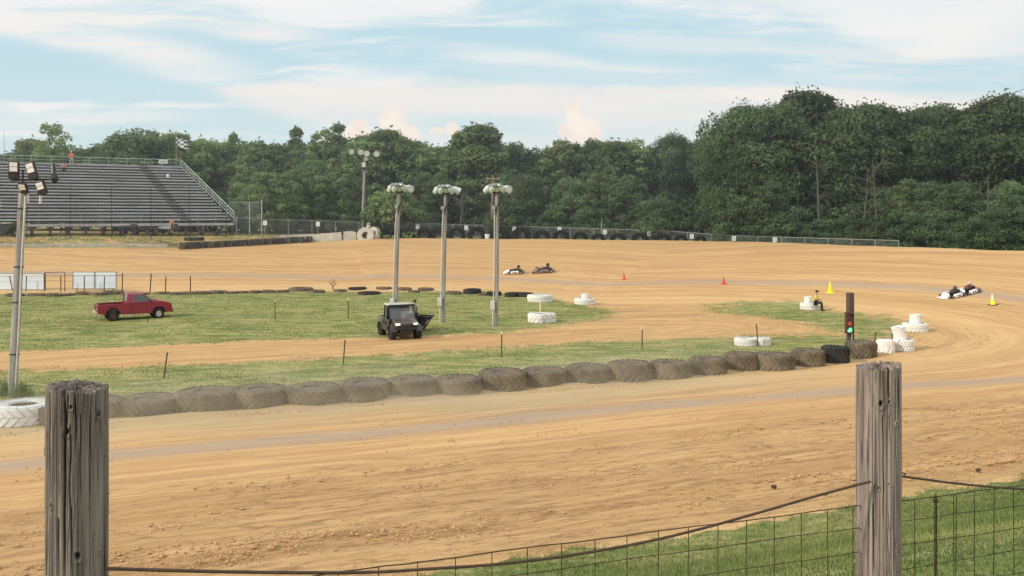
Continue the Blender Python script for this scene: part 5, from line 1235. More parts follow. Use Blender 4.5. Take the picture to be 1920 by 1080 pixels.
def person(pose,label,M_,shirt,trousers,hair='hat',hairmat=None,group=None,sleeve='short',skinmat=None,arms=None,helmet=None,seat=.45):
    e=empty('person',label=label,cat='person',group=group,M=M_); sk=skinmat or M_SKIN; J={}
    if pose=='stand':
        J.update(pel=(0,0,.96),wai=(.0,0,1.1),che=(.0,0,1.30),nec=(0,0,1.47),hd0=(.01,0,1.56),hd1=(.015,0,1.64),hd2=(.0,0,1.72))
        for s_,k in ((1,'L'),(-1,'R')):
            J.update({'hip'+k:(0,s_*.09,.92),'kne'+k:(.02,s_*.11,.50),'ank'+k:(-.01,s_*.12,.09),'toe'+k:(.15,s_*.13,.04),'sho'+k:(0,s_*.18,1.42),
                      'elb'+k:(-.01,s_*.25,1.14),'wri'+k:(.10,s_*.24,.91)})
    elif pose=='sit':
        z=seat
        J.update(pel=(0,0,z+.09),wai=(-.01,0,z+.23),che=(.05,0,z+.44),nec=(.10,0,z+.60),hd0=(.13,0,z+.69),hd1=(.15,0,z+.77),hd2=(.14,0,z+.85))
        for s_,k in ((1,'L'),(-1,'R')):
            J.update({'hip'+k:(.06,s_*.09,z+.07),'kne'+k:(.44,s_*.13,z+.09),'ank'+k:(.46,s_*.12,.08),'toe'+k:(.62,s_*.13,.035),'sho'+k:(.07,s_*.18,z+.55),
                      'elb'+k:(.16,s_*.24,z+.30),'wri'+k:(.36,s_*.12,z+.26)})
    else: # lying back in a kart, legs forward, hands on the wheel
        J.update(pel=(-.10,0,.16),wai=(-.20,0,.26),che=(-.32,0,.42),nec=(-.36,0,.52),hd0=(-.35,0,.57),hd1=(-.33,0,.63),hd2=(-.34,0,.71))
        for s_,k in ((1,'L'),(-1,'R')):
            J.update({'hip'+k:(-.02,s_*.10,.16),'kne'+k:(.34,s_*.15,.36),'ank'+k:(.70,s_*.13,.16),'toe'+k:(.76,s_*.13,.28),'sho'+k:(-.33,s_*.19,.50),
                      'elb'+k:(-.12,s_*.27,.36),'wri'+k:(.12,s_*.13,.44)})
    if arms:
        J.update(arms)
    E=[('pel','wai'),('wai','che'),('che','nec'),('nec','hd0'),('hd0','hd1'),('hd1','hd2')]
    Rr=dict(pel=(.12,.14),wai=(.11,.13),che=(.12,.155),nec=.055,hd0=.07,hd1=(.095,.08),hd2=.06)
    for k in 'LR':
        E+=[('pel','hip'+k),('hip'+k,'kne'+k),('kne'+k,'ank'+k),('ank'+k,'toe'+k),('che','sho'+k),('sho'+k,'elb'+k),('elb'+k,'wri'+k)]
        Rr.update({'hip'+k:.085,'kne'+k:.055,'ank'+k:.04,'toe'+k:(.03,.045),'sho'+k:.058,'elb'+k:.042,'wri'+k:.028})
        w_=Vector(J['wri'+k]); el=Vector(J['elb'+k]); dr=(w_-el).normalized(); sd_=dr.cross(Vector((0,0,1))); sd_=sd_.normalized() if sd_.length>.1 else Vector((0,1,0)); cu_=sd_.cross(dr).normalized()
        pm=w_+dr*.08; J['pal'+k]=tuple(pm); Rr['pal'+k]=(.022,.034); E.append(('wri'+k,'pal'+k))
        for f,(off,L) in enumerate(((-.03,.062),(-.01,.075),(.011,.07),(.03,.055))):
            a=pm+sd_*off+dr*.02; b=a+dr*L*.5-cu_*.012; c=b+dr*L*.35-cu_*.03
            for nm,q in (('a',a),('b',b),('c',c)): J[f'f{f}{nm}{k}']=tuple(q); Rr[f'f{f}{nm}{k}']=.0085
            E+=[('pal'+k,f'f{f}a{k}'),(f'f{f}a{k}',f'f{f}b{k}'),(f'f{f}b{k}',f'f{f}c{k}')]
        a=w_+dr*.035+sd_*-.03; b=a+dr*.04-sd_*.02-cu_*.015
        J['tha'+k]=tuple(a); J['thb'+k]=tuple(b); Rr['tha'+k]=.012; Rr['thb'+k]=.009; E+=[('wri'+k,'tha'+k),('tha'+k,'thb'+k)]
    skin_obj('body',J,E,Rr,'pel',sk,e)
    def sub(ks,es,grow,name,mat,root):
        skin_obj(name,{k:J[k] for k in ks},es,{k:tuple((q+grow) for q in (Rr[k] if isinstance(Rr[k],tuple) else (Rr[k],Rr[k]))) for k in ks},root,mat,e)
    sl_=['elbL','elbR']+(['wriL','wriR'] if sleeve=='long' else [])
    es=[('pel','wai'),('wai','che'),('che','nec'),('che','shoL'),('che','shoR'),('shoL','elbL'),('shoR','elbR')]+([('elbL','wriL'),('elbR','wriR')] if sleeve=='long' else [])
    sub(['pel','wai','che','nec','shoL','shoR']+sl_,es,.016,'shirt',shirt,'pel')
    sub(['pel','hipL','hipR','kneL','kneR','ankL','ankR'],[('pel','hipL'),('pel','hipR'),('hipL','kneL'),('hipR','kneR'),('kneL','ankL'),('kneR','ankR')],.02,'trousers',trousers,'pel')
    for k in 'LR':
        a,b=Vector(J['ank'+k]),Vector(J['toe'+k]); MB().tube([a-(b-a)*.35+Vector((0,0,-.03)),a+Vector((0,0,-.02)),b],[.045,.055,.045],10).build('shoe',M_BLKC,e)
    h=(Vector(J['hd1'])+Vector(J['hd2']))/2
    f=(Vector((1,0,0)))
    if helmet:
        MB().ball(h+Vector((.01,0,-.02)),(.155,.13,.15),16).build('helmet',helmet,e); MB().ball(h+Vector((.10,0,-.02)),(.07,.10,.05),12).build('visor',M_BLKP,e)
    else:
        c=h+Vector((.0,0,-.01))
        MB().ball(c+Vector((.088,0,-.03)),(.022,.013,.022),8).build('nose',sk,e)
        for s_ in (1,-1):
            MB().ball(c+Vector((.085,s_*.03,.0)),(.008,.012,.008),8).build('eye',M_BLKC,e); MB().ball(c+Vector((0,s_*.088,-.02)),(.018,.01,.03),8).build('ear',sk,e)
        MB().ball(c+Vector((.083,0,-.068)),(.008,.024,.006),8).build('mouth',M_TLAMP,e)
        hm=hairmat or M_HAIR
        hb=MB().ball(c+Vector((-.012,0,.035)),(.108,.095,.085),14)
        if hair=='hat': hb.box(tuple(c+Vector((.12,0,.035))),(.11,.13,.012)).build('cap',hm,e)
        else: hb.build('hair',hm,e)
    return e
# marshal seated on the white tyre
x,y,zt_=SEAT; g=G(1533,583)
person('sit','marshal in a yellow shirt, black trousers and dark cap sitting on a white tyre',place(g.x-.12,g.y+.22,-.45,z=Z(g.x,g.y)),M_YEL,M_BLKC,'hat',M_HAIR,seat=.46)
# spectators on the bleachers
def blp(px,i,fwd=.1):    # local x on row i at pixel column
    y=1.5+RUN*i+fwd; k=(px-960)/FPX
    # (BL + r*x + a*y).x = k*(...).y
    ax,ay=BL.x+a_.x*y,BL.y+a_.y*y; x=(k*ay-ax)/(r_.x-k*r_.y); return x,y,Z0+.42+RISE*i
fa=math.pi*1.5
def bl_M(x,y,z,yaw): return Mb@Matrix.Translation((x,y,z))@Matrix.Rotation(yaw,4,'Z')@Matrix.Scale(1.1,4)
x,y,z_=blp(134,NR-2,.33); person('stand','person standing high on the bleachers in an orange shirt and white cap',bl_M(x,y-.2,z_+.06,-PI/2),M_ORANGE,M_KHAKI,'hat',M_WCL,sleeve='short',arms={'elbL':(.12,.22,1.16),'wriL':(.28,.08,1.32),'elbR':(.12,-.22,1.16),'wriR':(.28,-.08,1.32)})
x,y,z_=blp(119.5,NR-3,.0); person('sit','person in a pink top sitting on the upper bleachers beside the one in orange',bl_M(x,y,z_-.40,-PI/2),M_PINK,M_BLKC,'hair',M_HAIR,seat=.42)
g=at(322,438,98); 
person('stand','person in a brown and orange top standing on the grass in front of the bleachers',place(g.x,g.y,-PI/2,z=HC-(439-YH)/FPX*98),simple('orange_brown_top',(.42,.16,.08),.8,var=.3,scale=9),M_KHAKI,'hair',M_HAIR,sleeve='short')
# small blue bundle and white item on the seats
x,y,z_=blp(318,NR-2,.1); tag(MB().box((0,0,.14),(1.6,.35,.22)).build('blue_tarp',M_NAVY,bevel=.05,M=Mb@Matrix.Translation((x,y,z_))),'folded blue tarp lying on the top rows of the bleachers','tarp')
x,y,z_=blp(315,NR-5,.1); tag(MB().lathe([(.16,0),(.2,.1),(.17,.4),(.05,.46)],12).build('white_bag',M_WCL,M=Mb@Matrix.Translation((x,y,z_+.03))),'small white bag left beside the dark stair of the bleachers','bag')

# ------------------------------------------------------------------ wheels and vehicles
def wheel(parent,loc,D,W,rim,name='wheel',tread=True,spokes=5,tmat=None):
    e=empty(name); e.parent=parent; e.location=loc[:3]; e.rotation_euler=(PI/2,0,0) if loc[1]>0 else (PI/2,0,PI)
    e.rotation_euler=(PI/2 if loc[1]<0 else -PI/2,0,0)
    R=D/2; h=W/2
    MB().lathe([(R*.56,-h*.8),(R*.62,-h),(R*.86,-h),(R*.98,-h*.72),(R,-h*.3),(R,h*.3),(R*.98,h*.72),(R*.86,h),(R*.62,h),(R*.56,h*.8)],32,close=True).build('tyre',tmat or M_RUBD,e)
    if tread: lug_mb(D+.03,W,18,.03,.12,.5).build('tread',tmat or M_RUBD,e,M=None).location=(0,0,-h)
    rm=MB().lathe([(R*.6,h*.75),(R*.54,h*.55),(R*.52,h*.2),(R*.50,-h*.7),(R*.58,-h*.8)],24)
    rm.lathe([(0,h*.42),(R*.13,h*.45),(R*.15,h*.3),(R*.15,h*.1)],14)
    for k in range(spokes):
        a=2*PI*k/spokes; rm.box((math.cos(a)*R*.32,math.sin(a)*R*.32,h*.32),(R*.42,R*.17,h*.18),rot=(0,0,a))
    rm.build('rim',rim,e)
    return e
# red pickup: +x is forward
g=G(212,602.5); SC=.95; TY=math.radians(31)
tr=empty('pickup_truck',label='dark red single cab pickup truck parked on the grass',cat='pickup truck',M=place(g.x,g.y,TY)@Matrix.Diagonal((.92,.95,.97,1))@Matrix.Translation((1.42,.78,.0)))
# wheels at x=-1.42 and 1.42 (wheelbase 2.84)
def arch(cx,r,z0,n=9): return [(cx-r*math.cos(PI*k/(n-1)),z0+r*math.sin(PI*k/(n-1))*1.0) for k in range(n)]
zb=.38
low=[(-2.30,.52),(-2.30,.62),(-2.28,.78)]
side=[(-2.33,.50),(-1.86,.42)]+arch(-1.42,.43,.42)+[(-.92,.40),(.92,.38)]+arch(1.42,.42,.40)+[(1.90,.40),(2.20,.42),(2.27,.62),(2.27,.80),(2.20,.97),(1.95,1.06),(1.5,1.12),(1.0,1.15),(-.62,1.10),(-.62,1.06),(-2.30,1.04),(-2.34,.9)]
for s_ in (1,-1):
    mb=MB(); mb.prism(side,s_*.84,s_*.74); o=mb.build('side_panel',M_RED,tr,bevel=.02)
mb=MB(); mb.prism([(.40,.45),(.98,.45),(.98,.86),(1.86,.86),(1.86,.45),(2.20,.45),(2.25,.62),(2.25,.80),(2.18,.98),(1.93,1.08),(1.5,1.15),(1.0,1.19),(.40,1.13)],-.74,.74); mb.build('bonnet',M_RED,tr,bevel=.03)
mb=MB(); mb.box((-.1,0,.48),(1.1,1.46,.2)); mb.box((-.9,0,.58),(.6,1.46,.1)); mb.build('floor_pan',M_BLKP,tr)
mb=MB(); mb.box((-1.47,0,.70),(1.62,1.44,.05)); 
for s_ in (1,-1): mb.box((-1.42,s_*.62,.82),(.8,.2,.2))
mb.build('bed_liner',M_BLKP,tr)
MB().box((-.64,0,.88),(.05,1.46,.42)).build('bed_front_panel',M_RED,tr)
MB().box((-2.31,0,.82),(.05,1.46,.44)).build('tailgate',M_RED,tr,bevel=.015)
MB().box((-2.345,0,.88),(.02,.34,.05)).build('tailgate_handle',M_BLKP,tr)
for s_ in (1,-1):
    MB().box((-2.33,s_*.785,.82),(.06,.12,.30)).build('tail_light',M_TLAMP,tr); MB().box((2.21,s_*.6,.74),(.07,.28,.16),rot=(0,-.2,s_*.25)).build('headlight',M_CHROME,tr,bevel=.02)
MB().box((-2.42,0,.55),(.14,1.62,.15)).build('rear_bumper',M_CHROME,tr,bevel=.03); MB().box((-2.5,.0,.56),(.02,.32,.11)).build('number_plate',M_WSIGN,tr)
MB().box((2.27,0,.50),(.18,1.6,.22)).build('front_bumper',M_RED,tr,bevel=.05); MB().box((2.245,0,.75),(.05,.75,.14)).build('grille',M_BLKP,tr)
for x_ in (1.42,-1.42): MB().box((x_,0,.62),(.92,1.30,.45)).build('wheel_well',M_BLKP,tr)
# cab
cz0,cz1=1.10,1.60
def frustum(x0,x1,y,z0,X0,X1,Yt,z1): return [(x0,-y,z0),(x1,-y,z0),(x1,y,z0),(x0,y,z0),(X0,-Yt,z1),(X1,-Yt,z1),(X1,Yt,z1),(X0,Yt,z1)]
FB=[(3,2,1,0),(4,5,6,7),(0,1,5,4),(1,2,6,5),(2,3,7,6),(3,0,4,7)]
mb=MB(); B0=frustum(-.58,1.06,.76,cz0,-.50,.46,.61,cz1); 
# pillars as tubes between the corners, and a roof
for a,b in ((0,4),(1,5),(2,6),(3,7)): mb.tube([B0[a],B0[b]],.045,6)
for s_ in (1,-1): mb.tube([(-.14,s_*.755,cz0),(-.12,s_*.612,cz1)],.06,6)
mb.build('cab_pillars',M_RED,tr)
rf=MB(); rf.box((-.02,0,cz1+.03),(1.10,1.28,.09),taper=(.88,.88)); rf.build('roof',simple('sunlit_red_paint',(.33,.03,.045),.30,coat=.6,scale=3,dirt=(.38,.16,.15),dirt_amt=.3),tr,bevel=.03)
def quad(name,a,b,c,d_,mat,off=(0,0,0)):
    o_=Vector(off); MB().add([Vector(a)+o_,Vector(b)+o_,Vector(c)+o_,Vector(d_)+o_],[(0,1,2,3)]).build(name,mat,tr)
quad('windscreen',B0[1],B0[2],B0[6],B0[5],M_GLASS); quad('rear_window',B0[0],B0[3],B0[7],B0[4],M_GLASS)
for s_ in (-1,1):
    quad('side_window',(-.10,s_*.757,cz0),(1.03,s_*.757,cz0),(.45,s_*.612,cz1),(-.08,s_*.612,cz1),M_GLASS); quad('corner_window',(-.58,s_*.757,cz0),(-.12,s_*.757,cz0),(-.10,s_*.612,cz1),(-.50,s_*.612,cz1),M_RED)
    MB().box((-.35,s_*.845,.76),(.012,.006,.68)).box((.95,s_*.845,.76),(.012,.006,.68)).box((.30,s_*.845,.43),(1.28,.006,.012)).build('door_seam',M_BLKP,tr)
    MB().box((-.22,s_*.85,.98),(.14,.03,.035)).build('door_handle',M_BLKP,tr)
    MB().box((.86,s_*.90,1.20),(.10,.17,.14)).build('wing_mirror',M_BLKP,tr,bevel=.02)
    MB().tube([(-2.3,s_*.85,.70),(-.3,s_*.853,.72),(.9,s_*.853,.80),(2.1,s_*.845,.78)],.012,5).build('crease_line',M_RED,tr)
for s_ in (1,-1): MB().box((-.28,s_*.36,1.12),(.16,.4,.5)).build('seat',M_BLKP,tr,bevel=.04)
wheel(tr,(-1.42,-.76,.35),.70,.24,M_RIMD); wheel(tr,(-1.42,.76,.35),.70,.24,M_RIMD); wheel(tr,(1.42,-.76,.33),.66,.22,M_RIM,spokes=5); wheel(tr,(1.42,.76,.33),.66,.22,M_RIM)
for s_ in (1,-1): MB().box((-1.9,s_*.72,.36),(.02,.24,.34)).build('mud_flap',M_BLKP,tr)

# ------------------------------------------------------------------ side by side utility vehicle, +x forward
g=G(759,635.5); UY=math.radians(-90+24); US=.97
ut=empty('utility_vehicle',label='dark grey side by side utility vehicle with headlights on, driving on the dirt lane',cat='utility vehicle',M=place(g.x,g.y,UY)@Matrix.Diagonal((.95,1.12,.91,1))@Matrix.Translation((-1.0,0,0)))
for x_ in (1.02,-1.02):
    for s_ in (1,-1): wheel(ut,(x_,s_*.60,.335),.67,.27,M_DSTEEL,spokes=7)
MB().box((0,0,.42),(2.3,.62,.16)).box((.0,0,.5),(1.0,1.1,.08)).build('chassis',M_BLKP,ut)
for x_ in (1.02,-1.02):
    for s_ in (1,-1): MB().tube([(x_-.15,s_*.2,.42),(x_,s_*.55,.34)],.03,6).tube([(x_+.12,s_*.25,.75),(x_,s_*.5,.36)],.04,8).build('suspension_arm',M_DSTEEL,ut)
MB().box((1.36,0,.50),(.12,.62,.34),taper=(1.1,1)).box((1.30,0,.34),(.3,.5,.10)).build('front_skid_plate',M_BLKP,ut,bevel=.03)
mb=MB(); mb.prism([(.62,.74),(1.18,.66),(1.40,.70),(1.42,.80),(1.34,.98),(1.02,1.09),(.62,1.14)],-.55,.55); mb.build('bonnet',simple('dark_maroon_bonnet',(.075,.05,.055),.3,coat=.3,scale=4,dirt=(.25,.18,.14),dirt_amt=.4),ut,bevel=.05)
MB().box((1.425,0,.84),(.03,.62,.08)).box((1.44,0,.73),(.03,.72,.07)).build('grille',M_BLKP,ut)
MB().box((1.47,0,.63),(.06,.95,.10)).build('front_bumper',M_DSTEEL,ut,bevel=.02)
for s_ in (1,-1):
    MB().box((1.385,s_*.43,.885),(.10,.22,.085),rot=(0,-.1,s_*.3)).build('headlight',M_LAMP,ut,bevel=.03)
    fd=MB(); vs=[];fs=[]
    for k in range(9):
        a=math.radians(15+k*18)
        for y in (.46,.76): vs.append((1.02+.44*math.cos(a),s_*y,.36+.44*math.sin(a)))
    for k in range(8): fs.append((2*k,2*k+1,2*k+3,2*k+2))
    MB().add(vs,fs).build('front_fender',M_GREYP,ut)
    MB().prism([(-.55,.42),(.60,.42),(.66,.75),(.60,1.10),(-.52,1.12),(-.60,.8)],s_*.66,s_*.71).build('door',M_GREYP,ut,bevel=.02)
    MB().box((-.1,s_*.725,.86),(.9,.01,.18),rot=(0,.12,0)).build('door_stripe',M_BLKP,ut)
    vs=[];fs=[]
    for k in range(9):
        a=math.radians(5+k*21)
        for y in (.44,.74): vs.append((-1.02+.44*math.cos(a),s_*y,.38+.44*math.sin(a)))
    for k in range(8): fs.append((2*k,2*k+1,2*k+3,2*k+2))
    MB().add(vs,fs).build('rear_fender',M_GREYP,ut)
mb=MB(); mb.box((-1.05,0,.82),(1.0,1.34,.06))
for s_ in (1,-1): mb.box((-1.05,s_*.66,.98),(1.0,.05,.30))
mb.box((-1.54,0,.98),(.05,1.30,.30)).box((-.56,0,.98),(.05,1.30,.30)); mb.build('cargo_bed',simple('dusty_grey_bed',(.14,.13,.12),.6,scale=4,dirt=(.3,.25,.2),dirt_amt=.6),ut,bevel=.02)
cg=MB()
for s_ in (1,-1):
    cg.tube([(.62,s_*.60,1.08),(.28,s_*.58,1.80),(-.50,s_*.58,1.84),(-.60,s_*.60,1.08),(-.58,s_*.6,.85)],.035,8); cg.tube([(.60,s_*.62,.75),(.62,s_*.6,1.1)],.035,8)
cg.tube([(.28,-.58,1.80),(.28,.58,1.80)],.03,8).tube([(-.5,-.58,1.84),(-.5,.58,1.84)],.03,8); cg.build('roll_cage',M_BLKP,ut)
MB().box((-.1,0,1.89),(.98,1.32,.08),taper=(.94,.93)).build('roof',simple('pale_roof_panel',(.50,.50,.46),.5,scale=3,dirt=(.3,.27,.2),dirt_amt=.4),ut,bevel=.03)
MB().box((.40,0,1.85),(.06,1.26,.10)).build('visor_edge',M_BLKP,ut)
m,t,p=new_mat('windscreen_glass'); p.inputs['Base Color'].default_value=(.55,.58,.62,1); p.inputs['Roughness'].default_value=.05; p.inputs['Alpha'].default_value=.42; p.inputs['Specular IOR Level'].default_value=.7; M_WS=m; p.inputs['Base Color'].default_value=(.22,.23,.25,1); p.inputs['Alpha'].default_value=.5
MB().add([(.63,-.57,1.12),(.63,.57,1.12),(.30,.55,1.78),(.30,-.55,1.78)],[(0,1,2,3)]).build('windscreen',M_WS,ut)
MB().add([(-.58,-.57,1.12),(-.58,.57,1.12),(-.50,.55,1.80),(-.50,-.55,1.80)],[(0,1,2,3)]).build('rear_window',M_GLASS,ut)
MB().add([(-.40,-.605,1.10),(-.05,-.605,1.10),(-.05,-.59,1.78),(-.40,-.59,1.78)],[(0,1,2,3)]).build('side_window',M_GLASS,ut)
MB().box((-.25,0,.80),(.5,1.16,.16)).box((-.47,0,1.05),(.12,1.16,.5)).build('bench_seat',M_BLKP,ut,bevel=.03)
MB().lathe([(.15,0),(.17,.015),(.15,.03),(.13,.015)],20,M=Matrix.Translation((.28,.32,1.14))@Matrix.Rotation(-.9,4,'Y'),close=True).build('steering_wheel',M_BLKP,ut)
MB().box((.52,0,1.02),(.2,1.1,.18)).build('dashboard',M_BLKP,ut,bevel=.03)
Mu=ut.matrix_world.copy()
person('sit','driver in a white shirt seen through the windscreen of the utility vehicle',place(g.x,g.y,UY)@Matrix.Scale(.92,4)@Matrix.Translation((-1.0,0,0))@Matrix.Translation((-.22,.36,.40)),M_WCL,M_NAVY,'hair',M_HAIR,seat=.42,arms={'elbL':(.2,.24,.86),'wriL':(.42,.1,.78),'elbR':(.2,-.24,.86),'wriR':(.42,-.1,.78)})
# person beside it and the black loader bucket
q=G(776,624); person('stand','dark haired person in a blue vest standing behind the utility vehicle',place(q.x,q.y+.4,-.3),M_NAVY,M_BLKC,'hair',M_HAIR,sleeve='short')
q=G(793,620); bk=empty('loader_bucket',tuple(q),-.15,'empty black scoop bucket behind the right side of the utility vehicle','bucket')
s=FPX/q.y; mb=MB(); W=.9
bk.scale=(1.3,1.2,1.12)
prof=[(-.65,.78),(.42,.72),(.28,.55),(-.02,.02),(-.55,.0),(-.70,.30)]
mb.prism(prof,-.45,-.41).prism(prof,.41,.45); mb.prism([(-.02,.02),(.28,.55),(.42,.72),(.40,.74),(.25,.58),(-.06,.06)],-.45,.45); mb.prism([(-.55,0),(-.02,.02),(-.04,.06),(-.53,.04)],-.45,.45); mb.prism([(-.70,.30),(-.55,0),(-.52,.04),(-.66,.31)],-.45,.45); mb.prism([(-.65,.78),(-.70,.30),(-.66,.31),(-.61,.77)],-.45,.45)
mb.build('shell',M_BLKC,bk); MB().tube([(-.65,-.46,.79),(.43,-.46,.73)],.03,6).build('lip',M_DSTEEL,bk); MB().tube([(.36,-.46,.60),(-.04,-.46,.0)],.008,6).build('cutting_edge',M_CAN,bk)

# ------------------------------------------------------------------ karts
def kart(px,py,yaw,lab,dlab,style,suit,helmet,scale=1.0):
    g=G(px,py); M_=place(g.x,g.y,yaw,align=True)@Matrix.Scale(scale,4)
    k=empty('racing_kart',label=lab,cat='kart',group='racing karts on the track',M=M_)
    mb=MB()
    for s_ in (1,-1): mb.tube([(-.72,s_*.3,.10),(.2,s_*.33,.10),(.78,s_*.22,.10)],.02,6)
    for x_ in (-.7,0,.5,.78): mb.tube([(x_,-.3,.10),(x_,.3,.10)],.018,6)
    mb.build('frame',M_DSTEEL,k); MB().box((.25,0,.075),(1.0,.56,.012)).build('floor_tray',M_BLKP,k)
    for x_,D,W in ((.55,.26,.13),(-.55,.28,.20)):
        for s_ in (1,-1): wheel(k,(x_,s_*(.55 if x_>0 else .56),D/2),D,W,M_RIM,tread=False,spokes=6)
    MB().tube([(-.55,-.5,.14),(-.55,.5,.14)],.02,8).build('rear_axle',M_STEEL,k)
    bw=M_KWHITE if style!='grey' else M_KGREY
    mb=MB(); secs=[(.52,.30,.10,.42),(.75,.34,.06,.36),(1.0,.30,.05,.22),(1.12,.16,.06,.12)]
    vs=[];fs=[]
    for (x_,w_,z0,z1) in secs: vs+=[(x_,-w_,z0),(x_,w_,z0),(x_,w_*.95,(z0+z1)/2),(x_,w_*.55,z1),(x_,-w_*.55,z1),(x_,-w_*.95,(z0+z1)/2)]
    for i in range(3):
        for q in range(6): fs.append((i*6+q,i*6+(q+1)%6,(i+1)*6+(q+1)%6,(i+1)*6+q))
    fs+= [tuple(range(6)),tuple(range(23,17,-1))]
    MB().add(vs,fs).build('nose_fairing',bw,k,bevel=.02)
    MB().box((.98,0,.09),(.12,1.0,.10)).build('front_bumper',bw if style!='grey' else M_BLKP,k,bevel=.03)
    for s_ in (1,-1):
        MB().prism([(-.34,.07),(.36,.06),(.40,.18),(.30,.30),(-.30,.33),(-.40,.2)],s_*.42,s_*.62).build('side_pod',{'pink':M_KWHITE,'white':M_KWHITE,'grey':M_KGREY}[style],k,bevel=.03)
        MB().box((-.02,s_*.628,.17),(.5,.012,.13)).build('side_panel',M_KPINK if style=='pink' else (M_KGREY if style=='grey' else M_BOARD),k)
        MB().box((-.05,s_*.64,.17),(.20,.012,.05)).box((.16,s_*.64,.17),(.06,.012,.07)).build('race_number',M_BLKC,k)
    MB().prism([(-.02,.10),(.0,.14),(-.26,.20),(-.52,.50),(-.56,.50),(-.36,.12)],-.20,.20).build('seat',M_BLKP,k,bevel=.02)
    MB().box((-.32,.36,.24),(.30,.22,.26)).lathe([(.08,0),(.08,.14)],12,M=Matrix.Translation((-.32,.36,.37))).build('engine',M_DSTEEL,k,bevel=.01)
    MB().tube([(-.74,-.55,.12),(-.84,-.5,.14),(-.84,.5,.14),(-.74,.55,.12)],.022,8).tube([(-.78,-.5,.24),(-.86,-.3,.26),(-.86,.3,.26),(-.78,.5,.24)],.02,8).build('rear_bumper',M_DSTEEL,k)
    MB().lathe([(.12,0),(.14,.012),(.12,.024),(.105,.012)],20,M=Matrix.Translation((.17,0,.44))@Matrix.Rotation(-1.0,4,'Y'),close=True).build('steering_wheel',M_BLKP,k)
    MB().tube([(.17,0,.44),(.5,0,.16)],.012,6).build('steering_column',M_STEEL,k)
    if style=='grey': MB().box((.62,0,.47),(.30,.34,.03),rot=(0,.15,0)).tube([(.6,0,.2),(.6,0,.46)],.02,6).build('front_fin',M_BLKC,k)
    person('kart',dlab,M_,suit,suit,helmet=helmet,sleeve='long',group='kart drivers')
M_HELB=simple('black_helmet',(.02,.02,.022),.2,coat=.5); M_HELG=simple('grey_helmet',(.10,.10,.10),.3,coat=.5); M_HELW=simple('white_and_red_helmet',(.5,.35,.37),.3,var=.4,scale=9,coat=.5)
kart(966,513,PI-.05,'white nosed kart with pink sides, leading the pair on the far straight','driver crouched low in black in the white nosed kart on the far straight','pink',M_SUIT,M_HELB,1.0)
kart(1021,511,PI-.05,'brown and black kart following the white nosed one on the far straight','driver in black sitting upright in the brown kart on the far straight','grey',M_SUIT,M_HELB,1.08)
kart(1786,557,PI+.36,'white kart in front of the pair at the right of the track','driver with a dark grey helmet in the front kart of the right hand pair','white',M_SUIT,M_HELG,.92)
kart(1814,550,PI+.42,'dark kart with white nose trailing the pair at the right of the track','driver in a red and black suit in the rear kart of the right hand pair','white',M_SUITB,M_HELW,.92)

# ------------------------------------------------------------------ trailer, quad and bin below the bleachers
def on_bank(px,py,d): q=at(px,py,d); return q
q=at(290,438.5,98.5); tl=empty('flat_trailer',(q.x,q.y,q.z),-.05,'low black flat trailer parked on the grass below the bleachers','trailer')
MB().box((0,0,.50),(4.6,1.7,.12)).box((-2.6,0,.45),(1.1,.1,.08)).build('deck',M_BLKP,tl)
for x_ in (-.4,.55):
    for s_ in (1,-1): wheel(tl,(x_,s_*.86,.30),.6,.2,M_DSTEEL,tread=False)
for s_ in (1,-1): MB().box((.05,s_*.9,.62),(2.0,.2,.04)).build('mudguard',M_DSTEEL,tl)
MB().box((-2.3,0,.80),(.06,1.6,.5)).box((2.2,0,.82),(.06,1.6,.55)).build('end_board',M_TPOST,tl)
MB().box((1.6,-.3,.68),(.9,.6,.28)).box((.7,.2,.66),(.5,.5,.22)).build('load_box',M_STEEL,tl,bevel=.02)
q=at(243,438.5,97.5); qb=empty('quad_bike',(q.x,q.y,q.z),.1,'dark quad bike parked left of the flat trailer below the bleachers','quad bike')
for x_ in (-.62,.62):
    for s_ in (1,-1): wheel(qb,(x_,s_*.42,.29),.58,.26,M_DSTEEL)
MB().prism([(-.85,.62),(-.4,.60),(.0,.55),(.45,.66),(.85,.60),(.80,.80),(.45,.92),(.1,.76),(-.5,.78),(-.9,.76)],-.30,.30).build('body',M_BLKP,qb,bevel=.04)
MB().box((0,0,.42),(1.0,.3,.25)).build('engine',M_DSTEEL,qb); MB().tube([(.38,-.36,1.05),(.42,0,1.0),(.38,.36,1.05)],.018,6).tube([(.42,0,1.0),(.5,0,.8)],.03,6).build('handlebar',M_DSTEEL,qb)
MB().box((-.25,0,.84),(.6,.26,.10)).build('seat',M_BLKC,qb,bevel=.03)
for x_ in (-.68,.70): MB().tube([(x_-.2,-.35,.86),(x_+.2,-.35,.86),(x_+.2,.35,.86),(x_-.2,.35,.86),(x_-.2,-.35,.86)],.014,5).build('rack',M_DSTEEL,qb)
q=at(6,439.5,92); sk=empty('dump_skip',(q.x,q.y,q.z),.0,'dark open skip with sloping ends at the left frame edge','skip')
prof=[(-1.5,0),(.45,0),(1.45,1.05),(-1.5,1.05)]; mb=MB().prism(prof,-.8,-.75).prism(prof,.75,.8); mb.prism([(.45,0),(1.45,1.05),(1.38,1.05),(.40,.05)],-.75,.75).prism([(-1.5,0),(.45,0),(.42,.05),(-1.5,.05)],-.75,.75).prism([(-1.5,.05),(-1.44,.05),(-1.44,1.05),(-1.5,1.05)],-.75,.75); mb.build('body',simple('dark_green_skip_paint',(.015,.025,.02),.6,scale=4,var=.3),sk)
MB().tube([(-1.5,-.82,1.06),(1.47,-.82,1.06)],.04,6).tube([(-1.5,.82,1.06),(1.47,.82,1.06)],.04,6).build('rim',M_DSTEEL,sk)

